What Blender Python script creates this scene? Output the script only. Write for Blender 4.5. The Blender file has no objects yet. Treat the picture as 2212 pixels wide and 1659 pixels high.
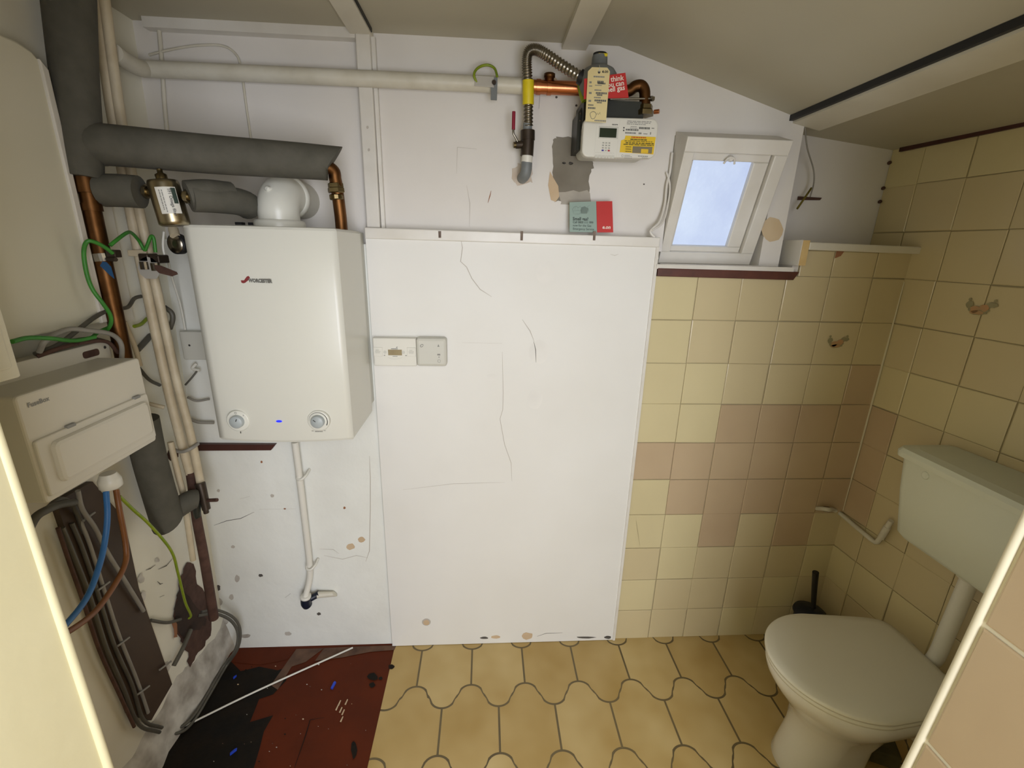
import bpy, math, random
from mathutils import Vector, Matrix
random.seed(7)
sc = bpy.context.scene
col = sc.collection

# ------------------------------------------------------------------ camera
W_PX, H_PX, F_PX = 2212, 1659, 977.97
PITCH, ROLL, YAW = [math.radians(a) for a in (16.7589, 1.4456, 3.6738)]
CAM = Vector((-0.5615, -1.5233, 1.6008))
_f = Vector((math.sin(YAW)*math.cos(PITCH), math.cos(YAW)*math.cos(PITCH), -math.sin(PITCH)))
_r = Vector((math.cos(YAW), -math.sin(YAW), 0))
_u = _r.cross(_f)
RGT = math.cos(ROLL)*_r + math.sin(ROLL)*_u
UPV = -math.sin(ROLL)*_r + math.cos(ROLL)*_u
cam = bpy.data.objects.new('camera', bpy.data.cameras.new('camera'))
col.objects.link(cam)
cam.data.sensor_width = 36
cam.data.lens = F_PX/W_PX*36
cam.data.clip_start = 0.01
M = Matrix.Identity(4)
for i in range(3):
    M[i][0], M[i][1], M[i][2], M[i][3] = RGT[i], UPV[i], -_f[i], CAM[i]
cam.matrix_world = M
sc.camera = cam

# ------------------------------------------------------------------ light and exposure
vs = sc.view_settings
vs.view_transform = 'Standard'
vs.look = 'None'
vs.gamma = 1
vs.exposure = 0.57
wd = bpy.data.worlds.new('daylight'); sc.world = wd; wd.use_nodes = True
bg = wd.node_tree.nodes['Background']
bg.inputs[0].default_value = (1.0, 0.94, 0.68, 1); bg.inputs[1].default_value = 0.24
def area(name, loc, look, sx, sy, power, colr):
    l = bpy.data.lights.new(name, 'AREA'); l.shape = 'RECTANGLE'; l.size = sx; l.size_y = sy
    l.energy = power; l.color = colr
    o = bpy.data.objects.new(name, l); col.objects.link(o); o.location = loc
    o.rotation_euler = (Vector(look)-Vector(loc)).to_track_quat('-Z', 'Y').to_euler()
    return o
# daylight through the open doorway behind the camera
area('doorway_daylight', (0.0, -2.75, 1.38), (-0.40, 0, .85), 1.45, 1.85, 47, (0.975, 1.0, 1.09))

# ------------------------------------------------------------------ placing: a point of the photograph on a plane of the room
def ray(q): return (q[0]-1106)/F_PX*RGT - (q[1]-829.5)/F_PX*UPV + _f
def Y(px, py, y):
    d = ray((px, py)); return CAM + d*((y-CAM.y)/d.y)
def X(px, py, x):
    d = ray((px, py)); return CAM + d*((x-CAM.x)/d.x)
def Z(px, py, z):
    d = ray((px, py)); return CAM + d*((z-CAM.z)/d.z)
XC, DL = 0.8885, math.radians(5.04)
RN = Vector((math.cos(DL), math.sin(DL), 0)); RU = Vector((math.sin(DL), -math.cos(DL), 0))
def R(px, py, off=0.0):
    d = ray((px, py)); p0 = Vector((XC, 0, 0)) - RN*off
    return CAM + d*(RN.dot(p0-CAM)/RN.dot(d))

# ------------------------------------------------------------------ materials
def lin(h):
    h = h.lstrip('#'); c = [int(h[i:i+2], 16)/255 for i in (0, 2, 4)]
    return tuple(x/12.92 if x <= .04045 else ((x+.055)/1.055)**2.4 for x in c) + (1,)
def mat(name, hexc, rough=.6, metal=0, hex2=None, scale=8, amt=.5, bump=0, bscale=60, emit=0, coat=0, detail=3, spec=None):
    m = bpy.data.materials.new(name); m.use_nodes = True; nt = m.node_tree; b = nt.nodes['Principled BSDF']
    b.inputs['Roughness'].default_value = rough; b.inputs['Metallic'].default_value = metal
    if coat: b.inputs['Coat Weight'].default_value = coat; b.inputs['Coat Roughness'].default_value = .05
    if spec is not None: b.inputs['Specular IOR Level'].default_value = spec
    c1 = lin(hexc); c2 = lin(hex2) if hex2 else tuple(x*.88 for x in c1[:3])+(1,)
    tc = nt.nodes.new('ShaderNodeTexCoord'); n = nt.nodes.new('ShaderNodeTexNoise')
    n.inputs['Scale'].default_value = scale; n.inputs['Detail'].default_value = detail
    nt.links.new(tc.outputs['Object'], n.inputs['Vector'])
    rp = nt.nodes.new('ShaderNodeValToRGB'); rp.color_ramp.elements[0].position = max(0, .5-amt/2); rp.color_ramp.elements[1].position = min(1, .5+amt/2)
    rp.color_ramp.elements[0].color = c2; rp.color_ramp.elements[1].color = c1
    nt.links.new(n.outputs['Fac'], rp.inputs['Fac']); nt.links.new(rp.outputs['Color'], b.inputs['Base Color'])
    if bump:
        n2 = nt.nodes.new('ShaderNodeTexNoise'); n2.inputs['Scale'].default_value = bscale; n2.inputs['Detail'].default_value = 4
        nt.links.new(tc.outputs['Object'], n2.inputs['Vector'])
        bp = nt.nodes.new('ShaderNodeBump'); bp.inputs['Strength'].default_value = bump; bp.inputs['Distance'].default_value = .004
        nt.links.new(n2.outputs['Fac'], bp.inputs['Height']); nt.links.new(bp.outputs['Normal'], b.inputs['Normal'])
    if emit:
        nt.links.new(rp.outputs['Color'], b.inputs['Emission Color']); b.inputs['Emission Strength'].default_value = emit
    return m
PLASTER = mat('painted_plaster', 'e0dcd6', .62, hex2='d6d1c9', scale=3, bump=.25, bscale=22)
BOARD = mat('painted_board', 'e3e2dd', .55, hex2='dcdad3', scale=2.5, bump=.12, bscale=14)
BLUEWALL = mat('flaking_cool_white_paint', 'e6e7e0', .7, hex2='dcdcd4', scale=5, bump=.55, bscale=18)
CEIL = mat('ceiling_paint', 'bbb5a1', .6, hex2='b3ad98', scale=3, bump=.1, bscale=20)
LWALL = mat('old_cream_wall_paint', 'ece9da', .7, hex2='dedac8', scale=4, bump=.4, bscale=15)
PANEL = mat('cream_gloss_board', 'd9d5c3', .4, hex2='d2cdb8', scale=2)
GLOSSW = mat('white_gloss_wood', 'dedbd4', .35, hex2='d0cbc0', scale=9, bump=.15, bscale=40)
TRIMW = mat('ceiling_batten_paint', 'd8d3c4', .4, hex2='ccc6b4', scale=7)
JAMB = mat('cream_door_lining', 'e2dbb6', .45, hex2='dbd3ac', scale=5, bump=.2, bscale=30)
CREAM = mat('cream_glazed_tile', 'cbbd98', .22, hex2='c4b58f', scale=2.2, bump=.05, bscale=12)
CREAM2 = mat('pale_cream_glazed_tile', 'd2c69d', .22, hex2='c9bc94', scale=2.2, bump=.05, bscale=12)
PINK = mat('dusky_pink_glazed_tile', 'c0ab8c', .25, hex2='b69f81', scale=3, bump=.05, bscale=12)
GROUT = mat('tile_grout', 'b5a988', .9, hex2='948868', scale=5, amt=.5)
GROUTW = mat('pale_grout', 'e0d8bf', .8)
VINYL = mat('tan_vinyl', 'cbb47e', .45, hex2='b3965a', scale=5, amt=.45, detail=2, bump=.04)
VINYL2 = mat('tan_vinyl_darker', 'c2a870', .45, hex2='a98b4c', scale=5, amt=.5, detail=2, bump=.04)
VLINE = mat('vinyl_joint_print', '554a33', .5, hex2='7a6a48', scale=5, amt=.6)
REDFLOOR = mat('red_floor_paint', '5f260c', .7, hex2='4e200c', scale=6, amt=.5, bump=.4, bscale=30, spec=.2)
BITUMEN = mat('black_bitumen', '13120f', .7, hex2='20180f', scale=14, amt=.4, bump=.5, bscale=40, spec=.2)
DUST = mat('grey_brown_dust', '6f5340', .9, hex2='4a352a', scale=20)
ENAMEL = mat('white_boiler_enamel', 'd5d4c9', .3, hex2='d2d1c6', scale=1.5)
PLASTW = mat('white_plastic', 'dcdad0', .35, hex2='d6d3c8', scale=4)
PLASTG = mat('pale_grey_plastic', 'c9c8be', .4, hex2='c4c2b7', scale=4)
CUPL = mat('consumer_unit_white', 'd0cbbd', .4, hex2='cbc5b5', scale=3)
KNOB = mat('grey_knob', 'a9b0b0', .4)
LED = mat('blue_indicator', '2a36ff', .3, hex2='1a22d0', emit=.7, scale=40)
DARK = mat('dark_print', '3b3936', .6)
GREYPRINT = mat('grey_print', '8b8a85', .6)
LOGOGREY = mat('logo_grey', '6d6d68', .4)
LOGORED = mat('logo_red', '843436', .4)
LAG = mat('grey_foam_lagging', '57544a', .85, hex2='4b493f', scale=30, bump=.2, bscale=120)
COPPER = mat('tarnished_copper', '74502f', .45, 1, hex2='4f341d', scale=18, amt=.4)
COPPERN = mat('bright_copper', 'c98058', .28, 1, hex2='a8653f', scale=14)
BRASS = mat('old_brass', '8a7a55', .35, 1, hex2='5f5238', scale=30)
BRONZE = mat('dark_bronze_valve', '4b4137', .45, .6, hex2='3a3027', scale=20)
STEEL = mat('corrugated_steel', '9c968a', .28, 1, hex2='7a7468', scale=30)
NICKEL = mat('nickel_filter', 'b0a58c', .3, 1, hex2='968a70', scale=20)
GREYM = mat('grey_painted_metal', '7c8080', .5, hex2='6b6f6f', scale=20)
DGREEN = mat('dark_green_bracket', '2d3029', .45, hex2='23251f', scale=20)
YELLOW = mat('yellow_tape', 'e2cd1c', .45, hex2='d0ba14', scale=20)
ORANGEY = mat('yellow_sticker', 'e6c21f', .5, hex2='dcb51a', scale=10)
BLACK = mat('black_rubber_and_gap_shade', '17171a', .5, hex2='0f0f10')
REDSLEEVE = mat('red_handle_sleeve', '8c1f36', .4)
REDCARD = mat('red_card', 'c22a26', .55, hex2='b72520')
TEAL = mat('grey_teal_card', '93a79d', .6, hex2='8b9f95')
MANILA = mat('manila_tag', 'e3d3a0', .75, hex2='d9c892', scale=12)
PIPEW = mat('painted_pipe_white', 'd6d2c4', .45, hex2='c4beac', scale=14, bump=.3, bscale=50)
PIPECREAM = mat('old_cream_pipe_paint', 'd2c6ab', .5, hex2='b9a98b', scale=16, bump=.35, bscale=60)
RUST = mat('rusty_brown', '5a3f33', .8, hex2='40291f', scale=30, bump=.5)
GREENW = mat('green_earth_cable', '3c8a2e', .45, hex2='34782a', scale=30)
YGW = mat('yellow_green_cable', '8f9a22', .45, hex2='6f8a1e', scale=50)
BLUEC = mat('blue_cable', '2f6aa8', .45)
BROWNC = mat('brown_cable', '7d4d22', .45, hex2='6e411c', scale=20)
GREYC = mat('grey_cable', '5d5a50', .5, hex2='4c4940', scale=20)
GREYC2 = mat('pale_grey_cable', '98948a', .5, hex2='86827a', scale=20)
BROWNB = mat('brown_stained_board', '4b3b2c', .6, hex2='3c2e22', scale=9, amt=.6)
DBROWN = mat('dark_brown_strip', '4a241c', .5, hex2='3a1a14', scale=20)
SILLB = mat('brown_sill_edge', '5c3224', .5, hex2='4a281d', scale=25)
RAWWOOD = mat('raw_wood_edge', 'd8bd86', .7, hex2='c9a96f', scale=30)
CEMENT = mat('grey_cement', '8b8578', .9, hex2='736c5f', scale=9, bump=.4, bscale=40)
CEMENT2 = mat('rough_plaster_fillet', 'd4d0c6', .85, hex2='9d968b', scale=14, amt=.35, bump=.6, bscale=30)
BARE = mat('bare_plaster', 'cdb798', .85, hex2='bfa584', scale=14)
RUSTST = mat('rust_stain', '9a6a4a', .9)
CRACK = mat('hairline_crack', 'bdb6ab', .9)
CRACKD = mat('dark_crack', '55504a', .9)
FILL = mat('smooth_filler', 'e6e4de', .6)
CERAM = mat('white_ceramic', 'dad7cb', .12, hex2='d6d3c6', coat=.4, scale=2)
SEATP = mat('white_seat_plastic', 'dedbcb', .3, hex2='d9d5c4', scale=2)
CISTERN = mat('pale_grey_green_plastic', 'd6dacb', .3, hex2='d1d5c5', scale=2)
NAVY = mat('dark_navy_plastic', '141b2c', .4)
MOSS = mat('worn_block', '57502f', .9, hex2='453f28', scale=30)
BLUEBIT = mat('bright_blue_plastic', '2346c8', .4)
MUST = mat('lcd_amber', '9a8a66', .3, hex2='8a7b5a', scale=30)
LCD = mat('lcd_green', '27331f', .25, hex2='222c1b')
ORGM = mat('tile_motif_orange', 'b98a5e', .3, hex2='a88a64', scale=60)
GRYM = mat('tile_motif_grey', '98916f', .3, hex2='8a8463', scale=60)
CLEAR = mat('clear_plastic_label', 'b7b3aa', .3)
ORANGESTAIN = mat('bare_ochre_patch', 'd2bfa0', .85, hex2='c8b18e', scale=12)
HOLE = mat('dark_hole', '2a221c', .95, hex2='46342a', scale=18)
GLASS = bpy.data.materials.new('frosted_daylight_glass'); GLASS.use_nodes = True
def _glass():
    nt = GLASS.node_tree; b = nt.nodes['Principled BSDF']
    tc = nt.nodes.new('ShaderNodeTexCoord'); n = nt.nodes.new('ShaderNodeTexNoise'); n.inputs['Scale'].default_value = 5; n.inputs['Detail'].default_value = 4
    nt.links.new(tc.outputs['Object'], n.inputs['Vector'])
    r = nt.nodes.new('ShaderNodeValToRGB'); r.color_ramp.elements[0].position = .35; r.color_ramp.elements[1].position = .7
    r.color_ramp.elements[0].color = lin('b4c2e2'); r.color_ramp.elements[1].color = lin('c9d7ee')
    nt.links.new(n.outputs['Fac'], r.inputs['Fac'])
    nt.links.new(r.outputs['Color'], b.inputs['Emission Color']); b.inputs['Emission Strength'].default_value = .68
    b.inputs['Base Color'].default_value = (.1, .11, .13, 1); b.inputs['Roughness'].default_value = .25
    v = nt.nodes.new('ShaderNodeTexVoronoi'); v.inputs['Scale'].default_value = 60; nt.links.new(tc.outputs['Object'], v.inputs['Vector'])
    bp = nt.nodes.new('ShaderNodeBump'); bp.inputs['Strength'].default_value = .6; bp.inputs['Distance'].default_value = .003
    nt.links.new(v.outputs['Distance'], bp.inputs['Height']); nt.links.new(bp.outputs['Normal'], b.inputs['Normal'])
_glass()

# ------------------------------------------------------------------ mesh building
def V(*a): return Vector(a)
class Fr:                                   # a local frame: origin, u (right), v (up), n (out of the surface)
    def __init__(s, o, u, v): s.o = Vector(o); s.u = Vector(u).normalized(); s.v = Vector(v).normalized(); s.n = s.u.cross(s.v)
    def p(s, a, b, c=0): return s.o + s.u*a + s.v*b + s.n*c
def back(o): return Fr(o, (1, 0, 0), (0, 0, 1))
def leftw(o): return Fr(o, (0, 1, 0), (0, 0, 1))
def rightw(o): return Fr(o, RU, (0, 0, 1))
def flr(o): return Fr(o, (1, 0, 0), (0, 1, 0))
def offset(poly, d):                        # inset a ccw polygon
    n = len(poly); out = []
    for i in range(n):
        a, b, c = Vector(poly[i-1]), Vector(poly[i]), Vector(poly[(i+1) % n])
        e1 = (b-a).normalized(); e2 = (c-b).normalized()
        n1 = Vector((-e1.y, e1.x)); n2 = Vector((-e2.y, e2.x)); m = n1+n2
        k = m.dot(n1)
        out.append(b + (m*(d/k) if abs(k) > .15 else n1*d))
    return out
def rrect(w, h, r, seg=5, x0=None, y0=None):
    x0 = -w/2 if x0 is None else x0; y0 = -h/2 if y0 is None else y0
    pts = []
    for cx, cy, a0 in ((x0+w-r, y0+r, -90), (x0+w-r, y0+h-r, 0), (x0+r, y0+h-r, 90), (x0+r, y0+r, 180)):
        for k in range(seg+1):
            a = math.radians(a0+90*k/seg); pts.append((cx+r*math.cos(a), cy+r*math.sin(a)))
    return pts
def circ(r, n=24, cx=0, cy=0, sx=1, sy=1): return [(cx+r*sx*math.cos(2*math.pi*k/n), cy+r*sy*math.sin(2*math.pi*k/n)) for k in range(n)]
def smooth(pts, k=6):
    P = [Vector(p) for p in pts]
    if len(P) < 3: return P
    out = []
    for i in range(len(P)-1):
        p0 = P[i-1] if i else P[0]*2-P[1]; p1, p2 = P[i], P[i+1]; p3 = P[i+2] if i+2 < len(P) else P[-1]*2-P[-2]
        for j in range(k):
            t = j/k
            out.append(.5*((2*p1)+(p2-p0)*t+(2*p0-5*p1+4*p2-p3)*t*t+(3*p1-p0-3*p2+p3)*t**3))
    out.append(P[-1]); return out
class MB:
    def __init__(s): s.v = []; s.f = []; s.mi = []; s.sm = []; s.mats = []
    def _m(s, m):
        if m not in s.mats: s.mats.append(m)
        return s.mats.index(m)
    def add(s, vs, fs, m, smooth=False):
        b = len(s.v); k = s._m(m); s.v += [Vector(p) for p in vs]
        for f in fs: s.f.append([b+i for i in f]); s.mi.append(k); s.sm.append(smooth)
        return s
    def box(s, x0, x1, y0, y1, z0, z1, m):
        vs = [(x, y, z) for x in (x0, x1) for y in (y0, y1) for z in (z0, z1)]
        return s.add(vs, [(0, 1, 3, 2), (4, 6, 7, 5), (0, 4, 5, 1), (2, 3, 7, 6), (0, 2, 6, 4), (1, 5, 7, 3)], m)
    def poly(s, pts, m): return s.add(pts, [list(range(len(pts)))], m)
    def plate(s, fr, poly, depth, m, bevel=0.0, lift=0.0, smooth=False):   # a slab whose front is at n=lift, going back by depth
        n = len(poly)
        rings = []
        if bevel: rings.append([fr.p(a[0], a[1], lift) for a in offset(poly, bevel)]); rings.append([fr.p(a[0], a[1], lift-bevel*.3) for a in offset(poly, bevel*.3)])
        rings.append([fr.p(a[0], a[1], lift-(bevel if bevel else 0)) for a in poly]); rings.append([fr.p(a[0], a[1], lift-depth) for a in poly])
        vs = [p for r in rings for p in r]; fs = [list(range(n))]
        for k in range(len(rings)-1):
            for i in range(n): j = (i+1) % n; fs.append([k*n+i, (k+1)*n+i, (k+1)*n+j, k*n+j])
        fs.append([(len(rings)-1)*n+i for i in reversed(range(n))])
        return s.add(vs, fs, m, smooth)
    def tube(s, pts, r, m, seg=12, caps=True, k=6, raw=False, skew=0.0):
        P = [Vector(p) for p in pts] if raw else _sm(pts, k)
        n = len(P); rr = r if isinstance(r, (list, tuple)) else [r]*n
        if len(rr) != n: rr = [rr[0]+(rr[-1]-rr[0])*i/(n-1) for i in range(n)]
        T = [(P[min(i+1, n-1)]-P[max(i-1, 0)]).normalized() for i in range(n)]
        up = Vector((0, 0, 1)) if abs(T[0].z) < .9 else Vector((0, 1, 0))
        a = (up-T[0]*up.dot(T[0])).normalized(); vs = []; fs = []
        for i in range(n):
            a = (a-T[i]*a.dot(T[i])).normalized(); b = T[i].cross(a)
            for j in range(seg):
                t = 2*math.pi*j/seg; o = a*math.cos(t)*rr[i]+b*math.sin(t)*rr[i]
                if skew and i == n-1: o = o+T[i]*skew*math.cos(t)*rr[i]
                vs.append(P[i]+o)
        for i in range(n-1):
            for j in range(seg): q = (j+1) % seg; fs.append([i*seg+j, i*seg+q, (i+1)*seg+q, (i+1)*seg+j])
        s.add(vs, fs, m, True)
        if caps: s.add(vs[:seg], [list(reversed(range(seg)))], m); s.add(vs[-seg:], [list(range(seg))], m)
        return s
    def lathe(s, o, axis, prof, m, seg=24, sm=True):     # prof: (radius, height along axis)
        ax = Vector(axis).normalized(); up = Vector((0, 0, 1)) if abs(ax.z) < .9 else Vector((1, 0, 0))
        a = (up-ax*up.dot(ax)).normalized(); b = ax.cross(a); vs = []; fs = []; o = Vector(o)
        for r, h in prof:
            for j in range(seg): t = 2*math.pi*j/seg; vs.append(o+ax*h+a*math.cos(t)*r+b*math.sin(t)*r)
        n = len(prof)
        for i in range(n-1):
            for j in range(seg): q = (j+1) % seg; fs.append([i*seg+j, i*seg+q, (i+1)*seg+q, (i+1)*seg+j])
        s.add(vs, fs, m, sm)
        s.add(vs[:seg], [list(reversed(range(seg)))], m); s.add(vs[-seg:], [list(range(seg))], m)
        return s
    def loft(s, rings, m, cap0=True, cap1=True, sm=True):
        n = len(rings[0]); vs = [p for r in rings for p in r]; fs = []
        for i in range(len(rings)-1):
            for j in range(n): q = (j+1) % n; fs.append([i*n+j, i*n+q, (i+1)*n+q, (i+1)*n+j])
        s.add(vs, fs, m, sm)
        if cap0: s.add(rings[0], [list(reversed(range(n)))], m)
        if cap1: s.add(rings[-1], [list(range(n))], m)
        return s
    def line(s, fr_pts, nrm, w, m):          # a thin flat mark following points on a surface
        P = [Vector(p) for p in fr_pts]; vs = []; n = len(P)
        for i, p in enumerate(P):
            t = (P[min(i+1, n-1)]-P[max(i-1, 0)]).normalized(); b = t.cross(nrm).normalized()
            ww = w*(.35 if i in (0, n-1) else 1)
            vs += [p+b*ww/2, p-b*ww/2]
        return s.add(vs, [[2*i, 2*i+1, 2*i+3, 2*i+2] for i in range(n-1)], m)
    def build(s, name, parent=None, kind=None):
        me = bpy.data.meshes.new(name); me.from_pydata([tuple(p) for p in s.v], [], s.f)
        for m in s.mats: me.materials.append(m)
        me.polygons.foreach_set('material_index', s.mi); me.polygons.foreach_set('use_smooth', s.sm); me.update()
        o = bpy.data.objects.new(name, me); col.objects.link(o)
        if parent: attach(o, parent)
        if kind: o['kind'] = kind
        return o
_sm = smooth
WORLD = {}
def attach(o, parent):
    o.parent = parent; loc = WORLD.get(parent.name, Vector((0, 0, 0)))
    o.matrix_parent_inverse = Matrix.Translation(-loc); WORLD[o.name] = Vector((0, 0, 0)) if False else loc*0
def thing(name, label, cat, loc, group=None):
    o = bpy.data.objects.new(name, None); col.objects.link(o); o.location = loc; o.empty_display_size = .05
    WORLD[o.name] = Vector(loc); return tag(o, label, cat, group)
def tag(o, label, cat, group=None):
    o['label'] = label; o['category'] = cat
    if group: o['group'] = group
    return o
def struct(o, label=None):
    o['kind'] = 'structure'
    if label: o['label'] = label
    return o
def text(mb, fr, s, size, m, align='LEFT', bold=0.0, shear=0.0, narrow=1.0):
    c = bpy.data.curves.new('t', 'FONT'); c.body = s; c.size = size; c.align_x = align; c.offset = bold*size; c.shear = shear; c.extrude = 0
    c.resolution_u = 2
    o = bpy.data.objects.new('t', c); col.objects.link(o)
    me = bpy.data.meshes.new_from_object(o.evaluated_get(bpy.context.evaluated_depsgraph_get()))
    mb.add([fr.p(v.co.x*narrow, v.co.y, .0006) for v in me.vertices], [list(p.vertices) for p in me.polygons], m)
    bpy.data.objects.remove(o); bpy.data.curves.remove(c); bpy.data.meshes.remove(me)
    return mb
def bars(mb, fr, x0, x1, y, h, m, gaps=6, lift=.0006, seed=1):    # a line of print too small to read
    rnd = random.Random(seed); x = x0
    while x < x1:
        w = min((x1-x0)*rnd.uniform(.06, .2), x1-x); mb.poly([fr.p(x, y, lift), fr.p(x+w, y, lift), fr.p(x+w, y+h, lift), fr.p(x, y+h, lift)], m); x += w+(x1-x0)*.025
    return mb
def blob(c, rx, ry, n=11, j=.3, seed=1):
    rnd = random.Random(seed); return [(c[0]+rx*math.cos(2*math.pi*k/n)*(1-j*rnd.random()), c[1]+ry*math.sin(2*math.pi*k/n)*(1-j*rnd.random())) for k in range(n)]

# ================================================================== THE ROOM
S = 0.1535; ZR = 1.5305
UY = 0.03                                   # face of the upper back wall
CZ = 2.18
def slope(x): return CZ if x < -.17 else CZ-(x+.17)*.283
LX0, LX1 = -1.60, -1.535
def lx(z): return LX0+(LX1-LX0)*min(1, max(0, (z-.2)/1.98))
# back wall, plaster
b = MB()
xl = -1.62
b.box(xl, -.935, 0.004, .12, 0, 1.60, BLUEWALL)             # lower left, behind the boiler
b.box(-.935, 0.0, .02, .12, 0, 1.62, PLASTER)
b.box(0.0, .99, .004, .12, 0, 1.545, PLASTER)
b.box(.478, .99, .004, .12, 1.545, 1.617, PLASTER)
b.box(xl, .03, UY, .16, 1.60, 2.30, PLASTER)                # upper wall left of the window
b.box(.03, .375, UY, .16, 1.95, 2.30, PLASTER)              # over the window
b.box(.375, .445, UY, .25, 1.545, 2.30, PLASTER)            # pier right of the window
b.box(.03, .375, UY, .16, 1.50, 1.562, PLASTER)
b.box(.445, 1.0, .165, .25, 1.50, 2.30, PLASTER)            # recess above the tiled half wall
fb = UY-.0008
def bp(px, py, y=fb): return Y(px, py, y)
def jag(pts, j=2.2, k=4, seed=1):
    rnd = random.Random(seed); out = []
    for i in range(len(pts)):
        a, c = pts[i], pts[(i+1) % len(pts)]
        for t in range(k): out.append((a[0]+(c[0]-a[0])*t/k+rnd.uniform(-j, j), a[1]+(c[1]-a[1])*t/k+rnd.uniform(-j, j)))
    return out
b.poly([bp(*q) for q in jag([(1196, 300), (1203, 297), (1250, 297), (1252, 338), (1279, 342), (1281, 362), (1272, 378), (1273, 432), (1222, 434), (1200, 436), (1194, 405), (1194, 372), (1192, 330)])][::-1], CEMENT)
b.poly([Y(q[0], q[1], fb-.0003) for q in jag([(1206, 415), (1270, 412), (1276, 434), (1212, 444)], 3, 4, 3)][::-1], mat('smeared_cement', 'b3aca0', .9, hex2='9b9488', scale=12))
b.poly([Y(q[0], q[1], fb-.0003) for q in jag([(1105, 362), (1122, 352), (1150, 366), (1152, 392), (1128, 402), (1108, 392)], 4, 3, 5)][::-1], mat('chipped_paint', 'cfc6b8', .9, hex2='bba894', scale=40))
b.poly([Y(q[0], q[1], fb-.0006) for q in [(1188, 370), (1196, 385), (1206, 402), (1208, 425), (1200, 436), (1190, 432), (1184, 400)][::-1]], BARE)
for (px, py, rx, ry, m) in [(1124, 381, 12, 17, BARE), (1117, 383, 6, 10, RUSTST), (1218, 352, 5, 3, CRACKD), (1233, 353, 6, 4, CRACKD), (1190, 172, 16, 12, BARE), (1182, 168, 7, 6, RUSTST)]:
    b.poly([bp(*q) for q in blob((px, py), rx, ry, seed=int(px))][::-1], m)
for ln, m, w in [([(1054, 438), (1058, 424), (1061, 412)], RUSTST, .003), ([(986, 375), (988, 318), (1030, 322)], CRACK, .0018), ([(1008, 400), (1015, 440), (1014, 490)], CRACK, .0018), ([(1168, 182), (1164, 235)], CRACKD, .002)]:
    b.line([bp(*q) for q in ln], V(0, -1, 0), w, m)
for (px, py, r) in [(918, 165, 2), (1202, 210, 3), (1245, 228, 3), (1391, 398, 2)]:
    b.poly([bp(*q) for q in blob((px, py), r, r, 7, .2, px)][::-1], CRACKD)
fz = .0035                                    # lower left flakes, nail holes and cracks
for (px, py, rx, ry, m) in [(757, 1181, 11, 8, BARE), (781, 1166, 9, 7, BARE), (563, 1243, 6, 4, CRACKD), (689, 1326, 5, 4, CRACKD), (588, 1071, 5, 4, CRACK), (565, 998, 3, 3, RUSTST), (615, 1099, 3, 2, RUSTST), (744, 1097, 3, 3, RUSTST), (503, 1181, 5, 4, CRACK), (500, 1290, 6, 7, CRACK), (512, 1250, 6, 9, CRACK), (530, 1374, 14, 5, CEMENT2), (622, 1369, 9, 5, CRACK), (472, 1060, 4, 4, CRACK), (471, 1270, 6, 7, CRACKD), (473, 1300, 9, 10, CEMENT2), (486, 1340, 9, 11, CEMENT2)]:
    b.poly([Y(q[0], q[1], fz) for q in blob((px, py), rx, ry, seed=px)][::-1], m)
for ln, m, w in [([(462, 1135), (490, 1125), (520, 1120), (549, 1106)], CRACKD, .0022), ([(616, 1291), (628, 1282)], CRACKD, .002), ([(518, 1078), (540, 1072)], CRACK, .002), ([(690, 1186), (720, 1187), (732, 1196)], CRACK, .002), ([(700, 1200), (740, 1208), (770, 1200), (795, 1205)], CRACK, .002), ([(560, 1100), (640, 1099)], CRACK, .0015), ([(798, 985), (800, 1030), (800, 1100), (798, 1190), (790, 1213)], CRACK, .003)]:
    b.line([Y(q[0], q[1], fz) for q in ln], V(0, -1, 0), w, m)
b.poly([Y(q[0], q[1], fb) for q in blob((1668, 496), 25, 28, 14, .12, 3)][::-1], ORANGESTAIN)
struct(b.build('wall_back'), 'white painted back wall above and left of the tiles')
# smooth board on the back wall, with a batten along its top
b = MB(); b.box(-.935, 0.0, -.012, .02, .004, 1.618, BOARD)
fy = -.0126
for ln, m, w in [([(995, 515), (999, 535), (995, 565), (1008, 577), (1019, 601), (1037, 625), (1062, 641)], CRACK, .0022), ([(1128, 690), (1145, 715), (1154, 738)], CRACK, .0025), ([(1153, 738), (1157, 755), (1158, 783)], CRACKD, .0022), ([(1085, 760), (1087, 850), (1086, 885), (1080, 905), (1090, 960), (1104, 1000), (1106, 1040)], CRACK, .0018), ([(870, 1058), (980, 1045), (1090, 1042)], CRACK, .0014), ([(998, 740), (1085, 742)], CRACK, .0012), ([(1318, 549), (1328, 552), (1336, 549)], CRACK, .0015), ([(1160, 1395-20), (1180, 1368), (1215, 1367)], CRACKD, .002)]:
    b.line([Y(q[0], q[1], fy) for q in ln], V(0, -1, 0), w, m)
b.poly([Y(q[0], q[1], fy) for q in blob((921, 1344), 10, 8, 14, .08, 5)][::-1], CRACK)
b.poly([Y(q[0], q[1], fy-.0004) for q in blob((921, 1345), 7, 6, 14, .1, 6)][::-1], BARE)
for q0, rx, ry, m in [((1046, 1378), 10, 3, CRACKD), ((1265, 1377), 24, 2.5, CRACKD), ((1070, 1376), 12, 4, BARE), ((1140, 1374), 14, 9, BARE), ((1313, 1377), 9, 4, CRACKD)]:
    b.poly([Y(q[0], q[1], fy) for q in blob(q0, rx, ry, 10, .3, int(q0[0]))][::-1], m)
for q0, rx, ry in [((1178, 590), 22, 30), ((1165, 760), 24, 28), ((1062, 815), 12, 9), ((1155, 862), 18, 26)]:
    b.poly([Y(q[0], q[1], fy+.0003) for q in blob(q0, rx, ry, 16, .2, int(q0[0]))][::-1], FILL)
struct(b.build('wall_back_panel'), 'smooth white board in the middle of the back wall')
b = MB(); fr = back((-.935, 0, 0))
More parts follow.
